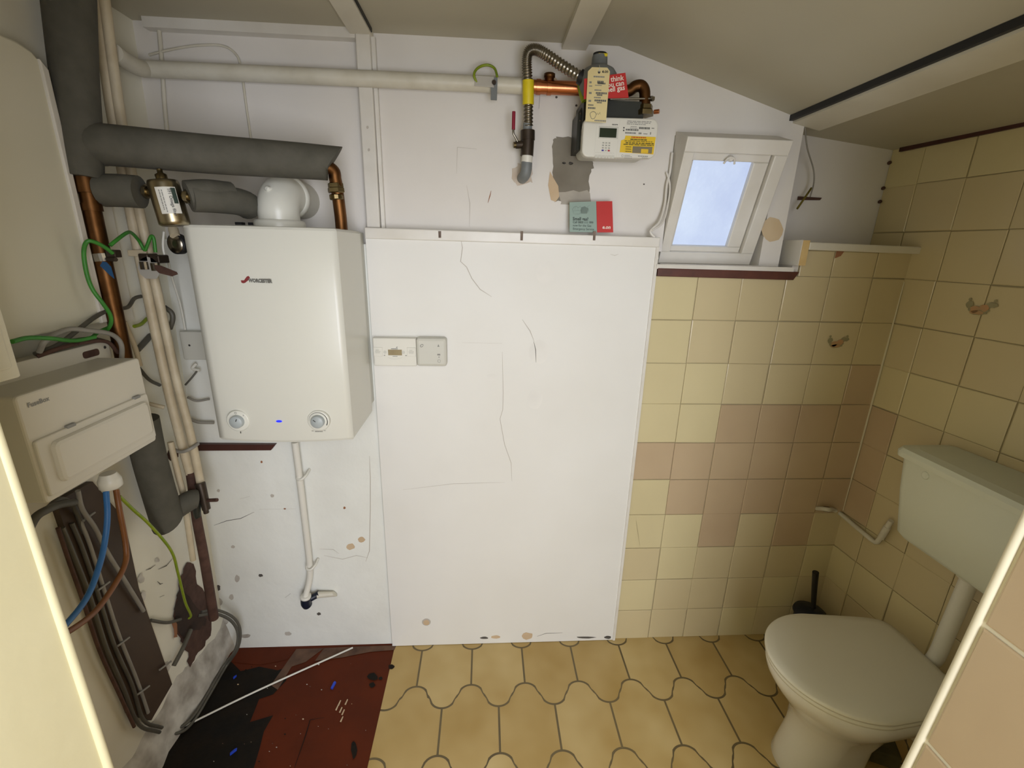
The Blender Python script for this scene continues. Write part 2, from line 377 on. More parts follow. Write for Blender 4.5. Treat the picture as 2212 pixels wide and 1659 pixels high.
b.plate(fr, [(0, 1.617), (.938, 1.613), (.938, 1.644), (0, 1.650)], .05, GLOSSW, .003, lift=.02)
for px, h in [(950, 12), (1127, 20), (1284, 18)]:
    c = Y(px, 508, -.0206); b.poly([c+V(-.004, 0, -.016 if h > 15 else -.008), c+V(.004, 0, -.016 if h > 15 else -.008), c+V(.0045, 0, .012), c+V(-.0045, 0, .012)], mat('nail_hole_stain', '85766a', .9, hex2='5f5148', scale=60))
struct(b.build('trim_1'), 'white batten ledge along the top of the board')
b = MB(); b.box(-.006, .004, -.016, .004, .004, 1.615, GLOSSW)
struct(b.build('trim_2'), 'white edge strip between board and tiles')

# ---- tiles
def tiles(mb, frame_of, xs, zs, colour, inset=.0011, lift=.0042):
    for r in range(len(zs)-1):
        for c in range(len(xs)-1):
            m = colour(c, r)
            if m is None: continue
            x0, x1, z1, z0 = xs[c]+inset, xs[c+1]-inset, zs[r]-inset, zs[r+1]+inset
            if x1-x0 < .01 or z1-z0 < .01: continue
            jx = random.uniform(-.0012, .0012); jz = random.uniform(-.0012, .0012); e = .0025
            t = random.uniform(-.0007, .0007); t2 = random.uniform(-.0007, .0007)
            pts = [(x0, z0), (x1, z0), (x1, z1), (x0, z1)]
            inn = [(x0+e, z0+e), (x1-e, z0+e), (x1-e, z1-e), (x0+e, z1-e)]
            lf = [lift-t-t2, lift+t-t2, lift+t+t2, lift-t+t2]
            vs = [frame_of(p[0]+jx, p[1]+jz, .0005) for p in pts]+[frame_of(p[0]+jx, p[1]+jz, lift-.0012) for p in pts]+[frame_of(p[0]+jx, p[1]+jz, lf[i]) for i, p in enumerate(inn)]
            fs = [[8, 9, 10, 11]]+[[k*4+i, k*4+(i+1) % 4, k*4+4+(i+1) % 4, k*4+4+i] for k in (0, 1) for i in range(4)]
            mb.add(vs, fs, m)
rows = [1.617]+[ZR-j*S for j in range(10)]+[0.0]
cols = [0.004]+[i*S for i in range(1, 6)]+[XC]; cols_top = [.501, .614, .7675, XC]
def bcol(c, r):
    if r == 0: return CREAM if c >= 3 else None
    r -= 1
    if r in (0, 1): return CREAM2 if c == 0 else CREAM
    if r == 2: return PINK if c == 5 else (CREAM2 if c < 2 else CREAM)
    if r == 3: return CREAM2 if c < 2 else PINK
    if r == 4: return PINK
    if r == 5: return CREAM2 if c == 0 else PINK
    if r == 6: return PINK if c in (2, 4) else (CREAM2 if c < 2 else CREAM)
    return CREAM2 if (c*7+r*3) % 4 == 0 else CREAM
b = MB(); b.box(0.004, XC+.02, .0, .01, 0, 1.53, GROUT); b.box(.50, XC+.02, .0, .01, 1.53, 1.617, GROUT)
tl = lambda x, z, n: V(x, -n, z)
tiles(b, tl, cols, rows[1:], lambda c, r: bcol(c, r+1)); tiles(b, tl, cols_top, rows[:2], lambda c, r: CREAM)
def motif(mb, o, u, v, nrm, sc_):
    def pt(a, c, k=.0004): return o+u*a*sc_+v*c*sc_+nrm*k
    for cx, cy, rx, ry, m, sd in [(0, 0, .034, .012, GRYM, 2), (-.026, .016, .012, .012, GRYM, 3), (.03, .02, .016, .009, GRYM, 4), (.035, .032, .005, .005, GRYM, 5), (-.028, .03, .005, .005, GRYM, 9)]:
        mb.poly([pt(*q) for q in blob((cx, cy), rx, ry, 14, .35, sd)], m)
    for cx, cy, rx, ry, sd in [(-.008, .004, .016, .013, 6), (.014, .010, .014, .012, 7), (-.002, -.004, .02, .007, 8)]:
        mb.poly([pt(*q, .0008) for q in blob((cx, cy), rx, ry, 12, .4, sd)], ORGM)
motif(b, Y(1806, 745, -.0068), V(1, 0, 0), V(0, 0, 1), V(0, -1, 0), 1.0)
ch = Y(1815, 545, -.0068); b.poly([ch+V(-.014, 0, -.02), ch+V(.005, 0, -.012), ch+V(.014, 0, .004), ch+V(-.014, 0, .004)], RUSTST)
b.line([Y(q[0], q[1], -.007) for q in [(1374, 1124), (1378, 1150), (1382, 1178)]], V(0, -1, 0), .0018, GROUT)
struct(b.build('wall_back_tiling'), 'cream and dusky pink square tiles right of the board')

# ---- right wall (splays out towards the viewer)
def rp(u, z, n=0.0): return Vector((XC, 0, 0))+RU*u-RN*n+V(0, 0, z)
b = MB()
b.add([rp(-.17, 0), rp(1.05, 0), rp(1.05, 2.3), rp(-.17, 2.3)], [[0, 1, 2, 3]], GROUT)
rz = [1.965, ZR+2*S, ZR+S]+[ZR-j*S for j in range(10)]+[0.0]
rx_ = [-.165, -.045]+[.108+S*i for i in range(6)]+[1.03]
rx_ = [-.165, -.045, .108]+[.108+S*i for i in range(1, 6)]+[1.03]
tiles(b, lambda x, z, n: rp(x, z, n), [-.165, -.045, .108, .2615, .415, .5685, .722, .8755, 1.03], rz, lambda c, r: (None if (c == 0 and r > 2) else (PINK if c == 1 and r in (6, 7, 8) else (CREAM2 if (c*5+r*3) % 5 == 0 else CREAM))))
mo = R(2112, 672, .0068); motif(b, mo, RU, V(0, 0, 1), -RN, 1.05)
b.line([rp(.006, z, .0075) for z in (1.52, 1.3, 1.1, .9, .62)], -RN, .008, GROUTW)
struct(b.build('wall_right'), 'cream tiled right wall')
b = MB()
p0, p1 = rp(-.15, 1.972, .001), rp(1.05, 1.972, .001)
for z0, z1 in ((1.950, 1.985),): b.add([rp(u, z, n) for u in (-.13, 1.05) for z in (z0, z1) for n in (.0, .014)], [(0, 1, 3, 2), (4, 6, 7, 5), (0, 4, 5, 1), (2, 3, 7, 6), (0, 2, 6, 4), (1, 5, 7, 3)], DBROWN)
struct(b.build('trim_3'), 'dark red brown wood strip along the top of the right wall')
# ---- left wall
b = MB()
b.add([(LX0, .12, -.01), (LX0, -1.0, -.01), (LX0, -1.0, .2), (LX0, .12, .2)], [[0, 1, 2, 3]], LWALL)
b.add([(LX0, .12, .2), (LX0, -1.0, .2), (LX1-.005, -1.0, 2.3), (LX1-.005, .12, 2.3)], [[0, 1, 2, 3]], LWALL)
def lw(px, py, off=.002):
    p = X(px, py, -1.57)
    for _ in range(4): p = X(px, py, lx(p.z)+off)
    return p
for k, (pts, m) in enumerate([([(404, 1214), (420, 1218), (428, 1260), (452, 1300), (462, 1330), (455, 1372), (440, 1392), (424, 1420), (408, 1440), (404, 1410), (392, 1386), (380, 1362), (376, 1330), (384, 1290), (388, 1250)], RUST), ([(392, 1262), (402, 1280), (418, 1300), (440, 1322), (446, 1350), (420, 1362), (404, 1380), (390, 1372), (379, 1350), (378, 1318), (384, 1285)], HOLE), ([(372, 1345), (380, 1340), (384, 1372), (376, 1382)], RUSTST)]):
    b.poly([lw(q[0], q[1], .003+.0012*k) for q in jag(pts, 3.0, 3, 11+k)][::-1], m)
for ln in [[(315, 1232), (325, 1228), (336, 1220)], [(342, 1230), (360, 1222), (374, 1205)], [(345, 1290), (355, 1286)], [(340, 1256), (346, 1262), (352, 1260)]]:
    b.line([lw(*q) for q in ln], V(1, 0, 0), .003, CRACKD)
for q0, rx, ry in [((305, 1250), 8, 14), ((310, 1285), 6, 14), ((340, 1210), 5, 6), ((360, 1440), 10, 14)]:
    b.poly([lw(q[0], q[1]) for q in blob(q0, rx, ry, 10, .4, int(q0[1]))][::-1], CEMENT2)
struct(b.build('wall_left'), 'flaking cream left wall')
b = MB()                                     # mortar fillet at the foot of the left wall
n = 24
prof = lambda y: (0.0, LX0+.030+.010*math.sin(y*21)+.006*math.sin(y*47))
va = []
for i in range(n+1):
    y = .02-i*1.0/n; w = .026+.006*math.sin(y*23)+.004*math.sin(y*51); h = .17+.025*math.sin(y*17)+.012*math.sin(y*41)
    va += [(LX0-.005, y, h), (LX0+w*.45, y, h*.55), (LX0+w, y, 0.0)]
fs = []
for i in range(n): a = 3*i; fs += [[a, a+1, a+4, a+3], [a+1, a+2, a+5, a+4]]
b.add(va, fs, CEMENT2, True)
struct(b.build('baseboard_left'), 'rough grey white mortar fillet at the foot of the left wall')
# ---- ceiling
b = MB()
yb, yf = .26, -2.4
xs = [-1.62, -.17, .435, 1.05]; zs = [CZ, CZ, 2.009, 1.955-.012]
for i in range(3): b.add([(xs[i], yb, zs[i]), (xs[i+1], yb, zs[i+1]), (xs[i+1], yf, zs[i+1]), (xs[i], yf, zs[i])], [[0, 1, 2, 3]], CEIL)
struct(b.build('ceiling'), 'off white ceiling, flat then sloping down to the right')
def bat(name, x0, x1, zt, h, label, y0=UY, y1=-2.3, sl=0.0, m=TRIMW):
    bb = MB(); p = [(x0, zt), (x1, zt+sl), (x1, zt+sl-h), (x0, zt-h)]
    bb.add([(x, y0, z) for x, z in p]+[(x, y1, z) for x, z in p], [[0, 1, 5, 4], [1, 2, 6, 5], [2, 3, 7, 6], [3, 0, 4, 7], [0, 3, 2, 1], [4, 5, 6, 7]], m)
    return struct(bb.build(name), label)
bat('trim_4', -.943, -.885, CZ, .016, 'white ceiling batten running from the wall post')
bat('trim_5', -.340, -.268, CZ, .016, 'white ceiling batten right of the flexible gas hose')
bat('trim_6', .405, .497, 2.018-.004, .016, 'white ceiling batten over the shelf', y0=.03, sl=-.018)
b = MB(); b.box(.392, .404, -2.3, .03, 2.004, 2.02, BLACK); struct(b.build('gap_shade_1'), 'black strip standing in for the shaded gap beside the ceiling batten')  # solid black strip, shade of the gap put into its colour
b = MB(); b.box(-.886, -.882, -2.3, .0, 2.170, 2.18, BLACK); struct(b.build('gap_shade_2'), 'black strip standing in for the shaded gap along the batten above the post')  # thin black box painting the shade of a gap, no real opening
b = MB(); b.box(-1.50, -.93, -.0, UY, 2.155, 2.18, GLOSSW); struct(b.build('trim_9'), 'white moulding where back wall meets ceiling')
b = MB(); fr = back((-.925, 0, 0))
b.plate(fr, [(-.006, 1.65), (.034, 1.65), (.036, 2.165), (-.004, 2.165)], .04, GLOSSW, .003, lift=0.004)
b.box(-.889, -.878, .012, .03, 1.65, 2.165, GLOSSW)
for z in (1.93, 1.87): b.poly([fr.p(a, c, .0048) for a, c in blob((.015, z), .004, .005, 9, .2, 4)], CRACK)
struct(b.build('trim_10'), 'white painted vertical post on the upper back wall')
# ---- floor
b = MB(); b.box(-1.66, 1.06, -2.4, .12, -.05, 0.0, REDFLOOR)
def fz_(px, py, z): return Z(px, py, z)
for k, (pts, m) in enumerate([([(490, 1420), (520, 1450), (560, 1440), (600, 1448), (622, 1440), (618, 1470), (590, 1500), (560, 1510), (540, 1560), (590, 1545), (570, 1580), (560, 1620), (545, 1670), (330, 1690), (300, 1680), (400, 1560), (440, 1500)], BITUMEN), ([(505, 1402), (640, 1400), (620, 1425), (560, 1436), (500, 1430)], REDFLOOR), ([(640, 1402), (700, 1400), (660, 1430), (630, 1440), (600, 1490), (585, 1480)], DUST), ([(700, 1400), (762, 1397), (856, 1394), (852, 1404), (800, 1408), (740, 1420), (680, 1428)], DUST)]):
    b.poly([fz_(p[0], p[1], .0010+.0004*k) for p in pts][::-1], m)
rnd = random.Random(3)
for i in range(46):
    px, py = rnd.uniform(450, 800), rnd.uniform(1410, 1655)
    if px < 340+(1659-py)*.9: continue
    r = rnd.uniform(.7, 2.6); b.poly([fz_(q[0], q[1], .0032) for q in blob((px, py), r, r*.8, 6, .3, i)][::-1], rnd.choice([BARE, DUST, BITUMEN, BITUMEN, CEMENT2]))
for i, (px, py) in enumerate([(738, 1553), (741, 1538), (736, 1533), (728, 1528), (733, 1518), (748, 1516)]):
    b.poly([fz_(px-4, py+6, .003), fz_(px-1, py+7, .003), fz_(px+4, py-5, .003), fz_(px+2, py-6, .003)], BARE)
for px, py, rx, ry in [(765, 1620, 7, 28), (804, 1480, 9, 7), (805, 1462, 14, 10), (822, 1465, 6, 4), (845, 1440, 8, 6)]:
    b.poly([fz_(q[0], q[1], .003) for q in blob((px, py), rx, ry, 10, .4, px)][::-1], BITUMEN)
b.line([fz_(q[0], q[1], .003) for q in [(636, 1659), (660, 1590), (670, 1555), (700, 1550)]], V(0, 0, 1), .003, BITUMEN)
struct(b.build('floor'), 'red painted floor with black bitumen patches')
# printed sheet vinyl
b = MB(); TW, TH = .2055, .248
VX0 = -.925
def bound(k, x):                             # y of the wavy joint k at x
    u = (x+.6035)/TW+.5*(k-1); f = u-math.floor(u+.5)
    a = abs(f)
    if a < .215: h = .007+.037*math.sqrt(max(0, 1-(a/.215)**2))
    elif a < .285: h = .007-(a-.215)/.07*.014
    else: h = -.007-.037*math.sqrt(max(0, 1-((.5-a)/.215)**2))
    return -.241-(k-1)*TH+h*1.0
b.add([(VX0, .005, .0012), (VX0, -2.3, .0012), (.99, -2.3, .0012), (.99, .005, .0012)], [[0, 1, 2, 3]], VLINE)
g = .0036
for k in range(-1, 8):
    x0k = -.6035-.5*(k-0)*TW
    for i in range(-6, 12):
        xa, xb = x0k+i*TW+g, x0k+(i+1)*TW-g
        xa2, xb2 = max(xa, VX0), min(xb, .985)
        if xb2-xa2 < .022: continue
        if xa2-VX0 < .022: xa2 = VX0
        N = 28; top = []; bot = []
        for j in range(N+1):
            x = xa2+(xb2-xa2)*j/N
            sl = min(2.0, abs(bound(k, x+.002)-bound(k, x-.002))/.004); gg = g*math.sqrt(1+sl*sl)
            sl2 = min(2.0, abs(bound(k+1, x+.002)-bound(k+1, x-.002))/.004); g2 = g*math.sqrt(1+sl2*sl2)
            top.append((x, min(bound(k, x)-gg, .004))); bot.append((x, bound(k+1, x)+g2))
        mm = VINYL if random.random() < .55 else VINYL2
        b.add([(x, y, .0018) for x, y in top]+[(x, y, .0018) for x, y in bot], [[j, N+1+j, N+2+j, j+1] for j in range(N)], mm)
struct(b.build('floor_vinyl'), 'tan sheet vinyl printed with curved tiles')

# ---- doorway the viewer stands in
b = MB()
b.add([(-1.124, -1.0, 0), (-1.124, -1.0, 2.2), (-1.12, -2.4, 2.2), (-1.12, -2.4, 0), (-1.62, -1.0, 0), (-1.62, -1.0, 2.2), (-1.62, -2.4, 2.2), (-1.62, -2.4, 0)], [[0, 3, 2, 1], [0, 1, 5, 4], [2, 3, 7, 6]], JAMB)
b.tube([(-1.127, -1.004, 0), (-1.1235, -1.004, .8), (-1.1265, -1.004, 1.4), (-1.124, -1.004, 2.2)], .006, JAMB)
struct(b.build('wall_front_left'), 'cream door lining at the left edge')
b = MB()
def sx(z): return .219-.0763*(1.231-z)
def sp(y, z, n=0): return V(sx(z)-n, y, z)
b.add([sp(-1.0, 0), sp(-1.0, 2.2), sp(-2.4, 2.2), sp(-2.4, 0), (1.1, -1.0, 0), (1.1, -1.0, 2.2)], [[0, 1, 2, 3], [0, 4, 5, 1]], GROUTW)
tz = [1.066+.235*2, 1.066+.235, 1.066, .822, .587, .352, .117, 0]
tiles(b, lambda x, z, n: sp(-1.0-x, z, n), [.006, .30, .60, .90, 1.2], tz, lambda c, r: PINK, inset=.004)
b.tube([sp(-1.0, 0, .002), sp(-1.0, .5, .004), sp(-1.0, .9, .001), sp(-1.0, 1.3, .004), sp(-1.0, 2.2, .002)], .006, GROUTW)
struct(b.build('wall_front_right'), 'pinkish tiled partition end at the right edge')

b = MB(); b.box(-1.62, 1.1, -1.16, -1.04, 1.90, 2.25, JAMB); struct(b.build('wall_front_shade_lintel'), 'unseen lintel added over the doorway to shade the upper back wall')  # out of view, added to keep the doorway light off the upper back wall

# ================================================================== WINDOW
b = MB()
yt, yb2 = -.07, .055
P0 = Y(1423, 566, yb2); zt, zb = 1.927, 1.562
th = math.hypot(zt-zb, yt-yb2)
wf = Fr((.032, yb2, zb), (1, 0, 0), (0, yt-yb2, zt-zb))
WW = .325
win = thing('window_1', 'small white wooden window tilted inward at the top, with a frosted pane', 'window', (.19, 0, zb)); win['kind'] = 'structure'
fw = .036
for nm, x0, x1, y0, y1 in [('frame_bottom', 0, WW, 0, .040), ('frame_top', 0, WW, th-.042, th), ('frame_left', 0, .032, .040, th-.042), ('frame_right', WW-.042, WW, .040, th-.042)]:
    b.plate(wf, [(x0, y0), (x1, y0), (x1, y1), (x0, y1)], .10, GLOSSW, .003)
b.build('window_frame', win)
b = MB()
sx0, sx1, sy0, sy1 = .034, WW-.044, .036, th-.040
for x0, x1, y0, y1 in [(sx0, sx1, sy0, sy0+.02), (sx0, sx1, sy1-.026, sy1), (sx0, sx0+.008, sy0+.02, sy1-.026), (sx1-.048, sx1, sy0+.02, sy1-.026)]:
    b.plate(wf, [(x0, y0), (x1, y0), (x1, y1), (x0, y1)], .04, GLOSSW, .004, lift=-.016)
sash = b.build('sash', win)
b = MB(); gy0, gy1, gx0, gx1 = sy0+.018, sy1-.024, sx0+.006, sx1-.046
b.plate(wf, [(gx0, gy0), (gx1, gy0), (gx1, gy1), (gx0, gy1)], .006, GLASS, lift=-.032); b.build('pane', win)
b = MB(); o = wf.p(.15, sy1-.016, -.014)
b.lathe(o, wf.n, [(.009, 0), (.009, .012), (.005, .016)], GLOSSW, 14); b.tube([wf.p(.132, sy1-.03, -.004), wf.p(.14, sy1-.014, .0), wf.p(.158, sy1-.014, 0), wf.p(.166, sy1-.03, -.004)], .003, GLOSSW)
b.build('catch', win)
b = MB(); b.box(.0, .47, -.02, .055, 1.546, 1.560, GLOSSW)
for px, py, rx, ry in [(1565, 563, 8, 2), (1660, 560, 10, 3), (1700, 566, 12, 3), (1728, 571, 8, 3)]:
    b.poly([Z(q[0], q[1], 1.5606) for q in blob((px, py), rx, ry, 9, .3, px)][::-1], CRACKD)
struct(b.build('windowsill_1'), 'white window sill')
b = MB(); fr = back((.006, -.022, 0)); b.plate(fr, [(0, 1.522), (.468, 1.519), (.484, 1.546), (0, 1.548)], .02, SILLB, .002)
struct(b.build('trim_11'), 'dark brown edge strip under the window sill')
# torn caulk between wall and window
b = MB(); b.tube([Y(1452, 330, .02), Y(1447, 372, .018), Y(1440, 400, .015), Y(1436, 440, .012), Y(1425, 478, 0), Y(1405, 500, -.012), Y(1418, 520, -.012), Y(1420, 560, -.01)], [.004], GLOSSW)
b.tube([Y(1440, 372, .018), Y(1447, 400, .012), Y(1443, 440, .01), Y(1432, 480, 0), Y(1408, 498, -.014)], .003, GLOSSW)
tag(b.build('caulk_strand'), 'torn white caulk strands hanging along the left side of the window', 'caulk')

# ================================================================== BOILER
BX0, BX1, BZ0, BZ1 = -1.319, -.941, 1.048, 1.638
boil = thing('boiler', 'white wall hung combi boiler with two grey dials, red and grey badge', 'boiler', (-1.13, 0, BZ0))
b = MB(); b.box(BX0+.004, BX1-.004, -.215, .004, BZ0+.03, BZ1-.004, ENAMEL); b.build('casing', boil)
def bow(x): t = (x-BX0)/(BX1-BX0)*2-1; return -.277-.020*(1-t*t)
def plan(ins, yb=-.05):
    pts = []
    for i in range(21):
        x = BX0+(BX1-BX0)*i/20; pts.append((min(max(x, BX0+ins), BX1-ins), bow(x)+ins))
    return [(BX0+ins, yb)]+[(BX0+ins, -.15)]+pts+[(BX1-ins, -.15), (BX1-ins, yb)]
b = MB(); rings = []
for z, ins in [(BZ0, .012), (BZ0+.003, .004), (BZ0+.010, 0), (BZ1-.008, 0), (BZ1-.002, .004), (BZ1, .012)]:
    rings.append([V(x, y, z) for x, y in plan(ins)])
b.loft(rings, ENAMEL, sm=False)
for k, i in enumerate(b.f): b.sm[k] = False
fp = b.build('front_panel', boil)
for p in fp.data.polygons:
    c = p.center
    if c.y < -.275 and BZ0+.01 < c.z < BZ1-.01: p.use_smooth = True
def bfr(px, py, off=.0):
    p = Y(px, py, -.29)
    for _ in range(4): p = Y(px, py, bow(p.x))
    return Fr(p, (1, 0, 0), (0, 0, 1))
for px, nm, lab in [(516, 'left', 'heating dial ring'), (689, 'right', 'dial ring with dark arc scale')]:
    fr = bfr(px, 908); fr.o.y = min(fr.o.y, bow(fr.o.x-.03), bow(fr.o.x+.03))
    b = MB(); b.plate(fr, circ(.031, 36), .012, ENAMEL, .003, lift=.003, smooth=True)
    d = b.build('dial_plate', boil); d['label'] = lab
    b = MB(); b.lathe(fr.p(0, 0, .001), fr.n, [(.0185, 0), (.018, .012), (.016, .0145), (.0001, .0148)], KNOB, 28)
    k = b.build('knob', boil)
    b = MB(); a = math.radians(65 if px < 600 else 140)
    u = fr.u*math.cos(a)+fr.v*math.sin(a); w = fr.u*-math.sin(a)+fr.v*math.cos(a); o = fr.p(0, 0, .0163)
    b.poly([o+u*.004+w*.0012, o+u*.012+w*.0012, o+u*.012-w*.0012, o+u*.004-w*.0012], DARK); b.build('pointer_mark', k)
    b = MB()
    if px > 600:
        pts = [fr.p(.0255*math.cos(t), .0255*math.sin(t), .0036) for t in [math.radians(180-210*i/20) for i in range(21)]]
        n_ = len(pts); vs = []
        for i, p in enumerate(pts):
            rdir = (p-fr.p(0, 0, .0036)).normalized(); w_ = .0004+.0022*i/n_; vs += [p+rdir*w_/2, p-rdir*w_/2]
        b.add(vs, [[2*i, 2*i+1, 2*i+3, 2*i+2] for i in range(n_-1)], DARK)
        b.build('arc_scale', boil); b = MB(); bars(b, fr, -.013, .009, -.034, .0025, GREYPRINT, lift=.0012); bars(b, fr, -.021, -.015, -.031, .0016, GREYPRINT, lift=.0036); bars(b, fr, .013, .018, -.030, .0016, GREYPRINT, lift=.0036)
    else:
        b = MB(); ring = [(fr.p(-.002+.0028*math.cos(t), .0245+.0028*math.sin(t), .0036)) for t in [2*math.pi*i/12 for i in range(13)]]
        b.line(ring, fr.n, .0008, DARK); b.poly([fr.p(*q, .0012) for q in [(.0005, -.0375), (.0035, -.0375), (.003, -.032), (.0015, -.032)]], DARK)
        b.build('dial_print', boil); b = MB(); b.poly([fr.p(*q, .0036) for q in [(.017, .0155), (.019, .0155), (.019, .019), (.017, .019)]], GREYPRINT)
    b.build('dial_print', boil)
fr = bfr(603, 910); b = MB(); b.plate(fr, circ(.0085, 24, sy=.42), .008, LED, .001, lift=.0015); b.build('indicator_light', boil)['label'] = 'small lit blue oval lamp'
fr = bfr(522, 608)
b = MB(); text(b, Fr(fr.p(.0185, -.0012, .0012), V(1, -.105, 0), fr.v), 'WORCESTER', .0125, LOGOGREY, bold=.06, narrow=.83); b.build('badge_lettering', boil)
b = MB(); b.plate(fr, [(-.001, .003), (.0, -.003), (.0045, -.0045), (.009, -.003), (.021, .006), (.0225, .011), (.0195, .0145), (.015, .0125), (.007, .003)], .003, LOGORED, lift=.0016); b.build('badge_swoosh', boil)['label'] = 'dark red swoosh of the badge'
b = MB()
for x0 in (-1.25, -1.215): b.box(x0, x0+.018, -.16, -.14, BZ1-.002, BZ1+.012, BLACK)
b.box(-1.27, -1.19, -.17, -.13, BZ1-.006, BZ1+.004, PLASTG); b.build('top_vent', boil)
# flue
FX, FYc, FZ = -1.133, -.15, BZ1-.006
fl = thing('flue_pipe', 'white round flue elbow rising from the boiler top and turning into the wall', 'flue', (FX, FYc, FZ))
b = MB(); b.lathe((FX, FYc, FZ), (0, 0, 1), [(.066, 0), (.066, .018), (.064, .024), (.06, .026)], ENAMEL, 36); b.build('base_collar', fl)
b = MB(); path = [V(FX, FYc, FZ+.02), V(FX, FYc, FZ+.045)]
rb = .048
for i in range(1, 11):
    a = math.pi/2*i/10; path.append(V(FX, FYc+rb*(1-math.cos(a)), FZ+.045+rb*math.sin(a)))
path.append(V(FX, FYc+rb+.03, FZ+.045+rb))
b.tube(path, .053, ENAMEL, seg=36, raw=True); b.build('elbow', fl)
fz0 = FZ+.045+rb
b = MB(); b.lathe((FX, FYc+rb+.02, fz0), (0, 1, 0), [(.054, 0), (.059, .003), (.059, .022), (.055, .025)], ENAMEL, 36); b.build('clamp_ring', fl)
b = MB(); b.lathe((FX, FYc+rb+.03, fz0), (0, 1, 0), [(.054, 0), (.054, UY-(FYc+rb+.03)+.01)], PLASTG, 36); b.build('wall_duct', fl)
for px, py, r in [(577, 430, .0105), (576, 407, .0065)]:
    b = MB(); c = Y(px, py, -.19); d = V(-.35, -1, .18).normalized(); b.lathe(c-d*.022, d, [(r*1.35, 0), (r*1.35, .014), (r, .016), (r, .022), (r*.7, .0235)], ENAMEL, 20); b.build('test_plug', fl)

# condensate pipe below the boiler
cp = thing('drain_pipe', 'thin white plastic drain pipe running down from the boiler to a dark elbow', 'pipe', Y(660, 1290, -.03))
b = MB(); b.tube([Y(637, 955, -.030), Y(648, 1040, -.026), Y(660, 1140, -.022), Y(669, 1222, -.020), Y(668, 1255, -.024), Y(660, 1288, -.04)], .0115, PLASTW, 16); b.build('tube', cp)
for px, py in [(651, 1028), (671, 1222)]:
    c = Y(px, py, -.022); b = MB(); b.tube([c+V(-.017, .015, .006), c+V(-.012, -.010, -.004), c+V(.004, -.016, -.006), c+V(.018, -.004, .004), c+V(.022, .022, .014)], .0048, PLASTW, 8); b.build('clip', cp)
c = Y(660, 1288, -.04); b = MB(); b.lathe(c+V(0, 0, -.006), V(.12, -.1, 1), [(.012, 0), (.020, .001), (.020, .009), (.013, .010)], PLASTW, 24); b.build('collar', cp)
b = MB(); b.tube([c+V(.001, -.001, -.003), c+V(-.002, .0, -.03), c+V(0, .006, -.046)], [.0185, .0185], NAVY, 20); b.tube([c+V(0, .006, -.025), c+V(.03, .02, -.016), c+V(.042, .024, -.010)], .012, NAVY, 16); b.build('elbow', cp)['label'] = 'dark navy rubber elbow'
b = MB(); b.tube([c+V(.036, .022, -.014), c+V(.10, .030, -.018)], [.0125, .010], PIPEW, 16, skew=-.9); tag(b.build('pipe_stub'), 'short cut white pipe end sticking along the wall beside the drain elbow', 'pipe')

# ================================================================== PROGRAMMER AND RECEIVER
fr = back((-.927, -.012, 1.213)); pw, ph = .140, .094
pr = thing('heating_programmer', 'white heating programmer with small amber display, beside the boiler', 'programmer', (-.857, -.012, 1.213))
b = MB(); b.plate(fr, rrect(pw, ph, .003, 3, 0, 0), .028, PLASTW, .003, lift=.028); b.build('housing', pr)
b = MB(); b.plate(Fr(fr.p(0, 0, .028), fr.u, fr.v), [(.048, .037), (.093, .037), (.093, .056), (.048, .056)], .002, MUST, lift=.0008); b.build('display', pr)
for x0 in (.001, .110):
    b = MB(); b.plate(Fr(fr.p(0, 0, .028), fr.u, fr.v), [(x0, .034), (x0+.028, .033), (x0+.029, .063), (x0, .064)], .003, PLASTW, .0012, lift=.0022)
    k = b.build('button', pr); b = MB(); f2 = Fr(fr.p(x0+.004, .043, .0304), fr.u, fr.v)
    for i, (a, w) in enumerate([(.004, .014), (.001, .019), (.002, .017)]): bars(b, f2, a, w, .010-i*.0045, .0032, PLASTG, seed=i)
    b.build('button_print', k)
b = MB(); f2 = Fr(fr.p(0, 0, .0284), fr.u, fr.v); bars(b, f2, .058, .080, .0575, .003, GREYPRINT); bars(b, f2, .062, .078, .0325, .002, GREYPRINT)
b.poly([f2.p(*q, .0006) for q in [(.0745, .062), (.078, .062), (.080, .0665), (.0775, .0665)]], GREYPRINT)
for x in (.034, .104): b.poly([f2.p(*q, .0006) for q in [(x, .0355), (x+.004, .0355), (x+.004, .0372), (x, .0372)]], DARK)
for x in (.038, .098): b.poly([f2.p(*q, .0006) for q in circ(.0055, 14, x, .0475)], PLASTG)
b.line([f2.p(.045+.05*i/10, .030-.006*math.sin(math.pi*i/10), .0006) for i in range(11)], fr.n, .001, PLASTG)
b.build('front_print', pr)
fr = back((-.7865, -.012, 1.2135)); rc = thing('wireless_receiver', 'square pale grey wireless receiver box next to the programmer', 'receiver', (-.737, -.012, 1.2135))
b = MB(); b.plate(fr, rrect(.100, .096, .010, 5, 0, 0), .033, PLASTG, .009, lift=.033, smooth=False); b.build('housing', rc)
b = MB(); f2 = Fr(fr.p(0, 0, .0332), fr.u, fr.v); ring = [f2.p(.019+.0045*math.cos(t)+.002*math.sin(t), .071+.0042*math.sin(t), .0006) for t in [2*math.pi*i/14 for i in range(15)]]; b.line(ring, fr.n, .0012, DARK)
b.build('logo_mark', rc); b = MB(); b.poly([f2.p(*q, .0006) for q in [(.070, .068), (.077, .068), (.0735, .077)]], GREYPRINT); b.build('upper_symbol', rc); b = MB(); b.poly([f2.p(*q, .0006) for q in [(.069, .039), (.079, .039), (.079, .044), (.069, .044)]], GREYPRINT); b.poly([f2.p(*q, .0006) for q in circ(.002, 10, .0745, .033)], GREYPRINT)
b.build('middle_symbol', rc); b = MB(); b.line([f2.p(.0745+.005*math.cos(t), .0195+.005*math.sin(t), .0006) for t in [2*math.pi*i/14 for i in range(15)]], fr.n, .001, GREYPRINT); b.build('lower_symbol', rc)

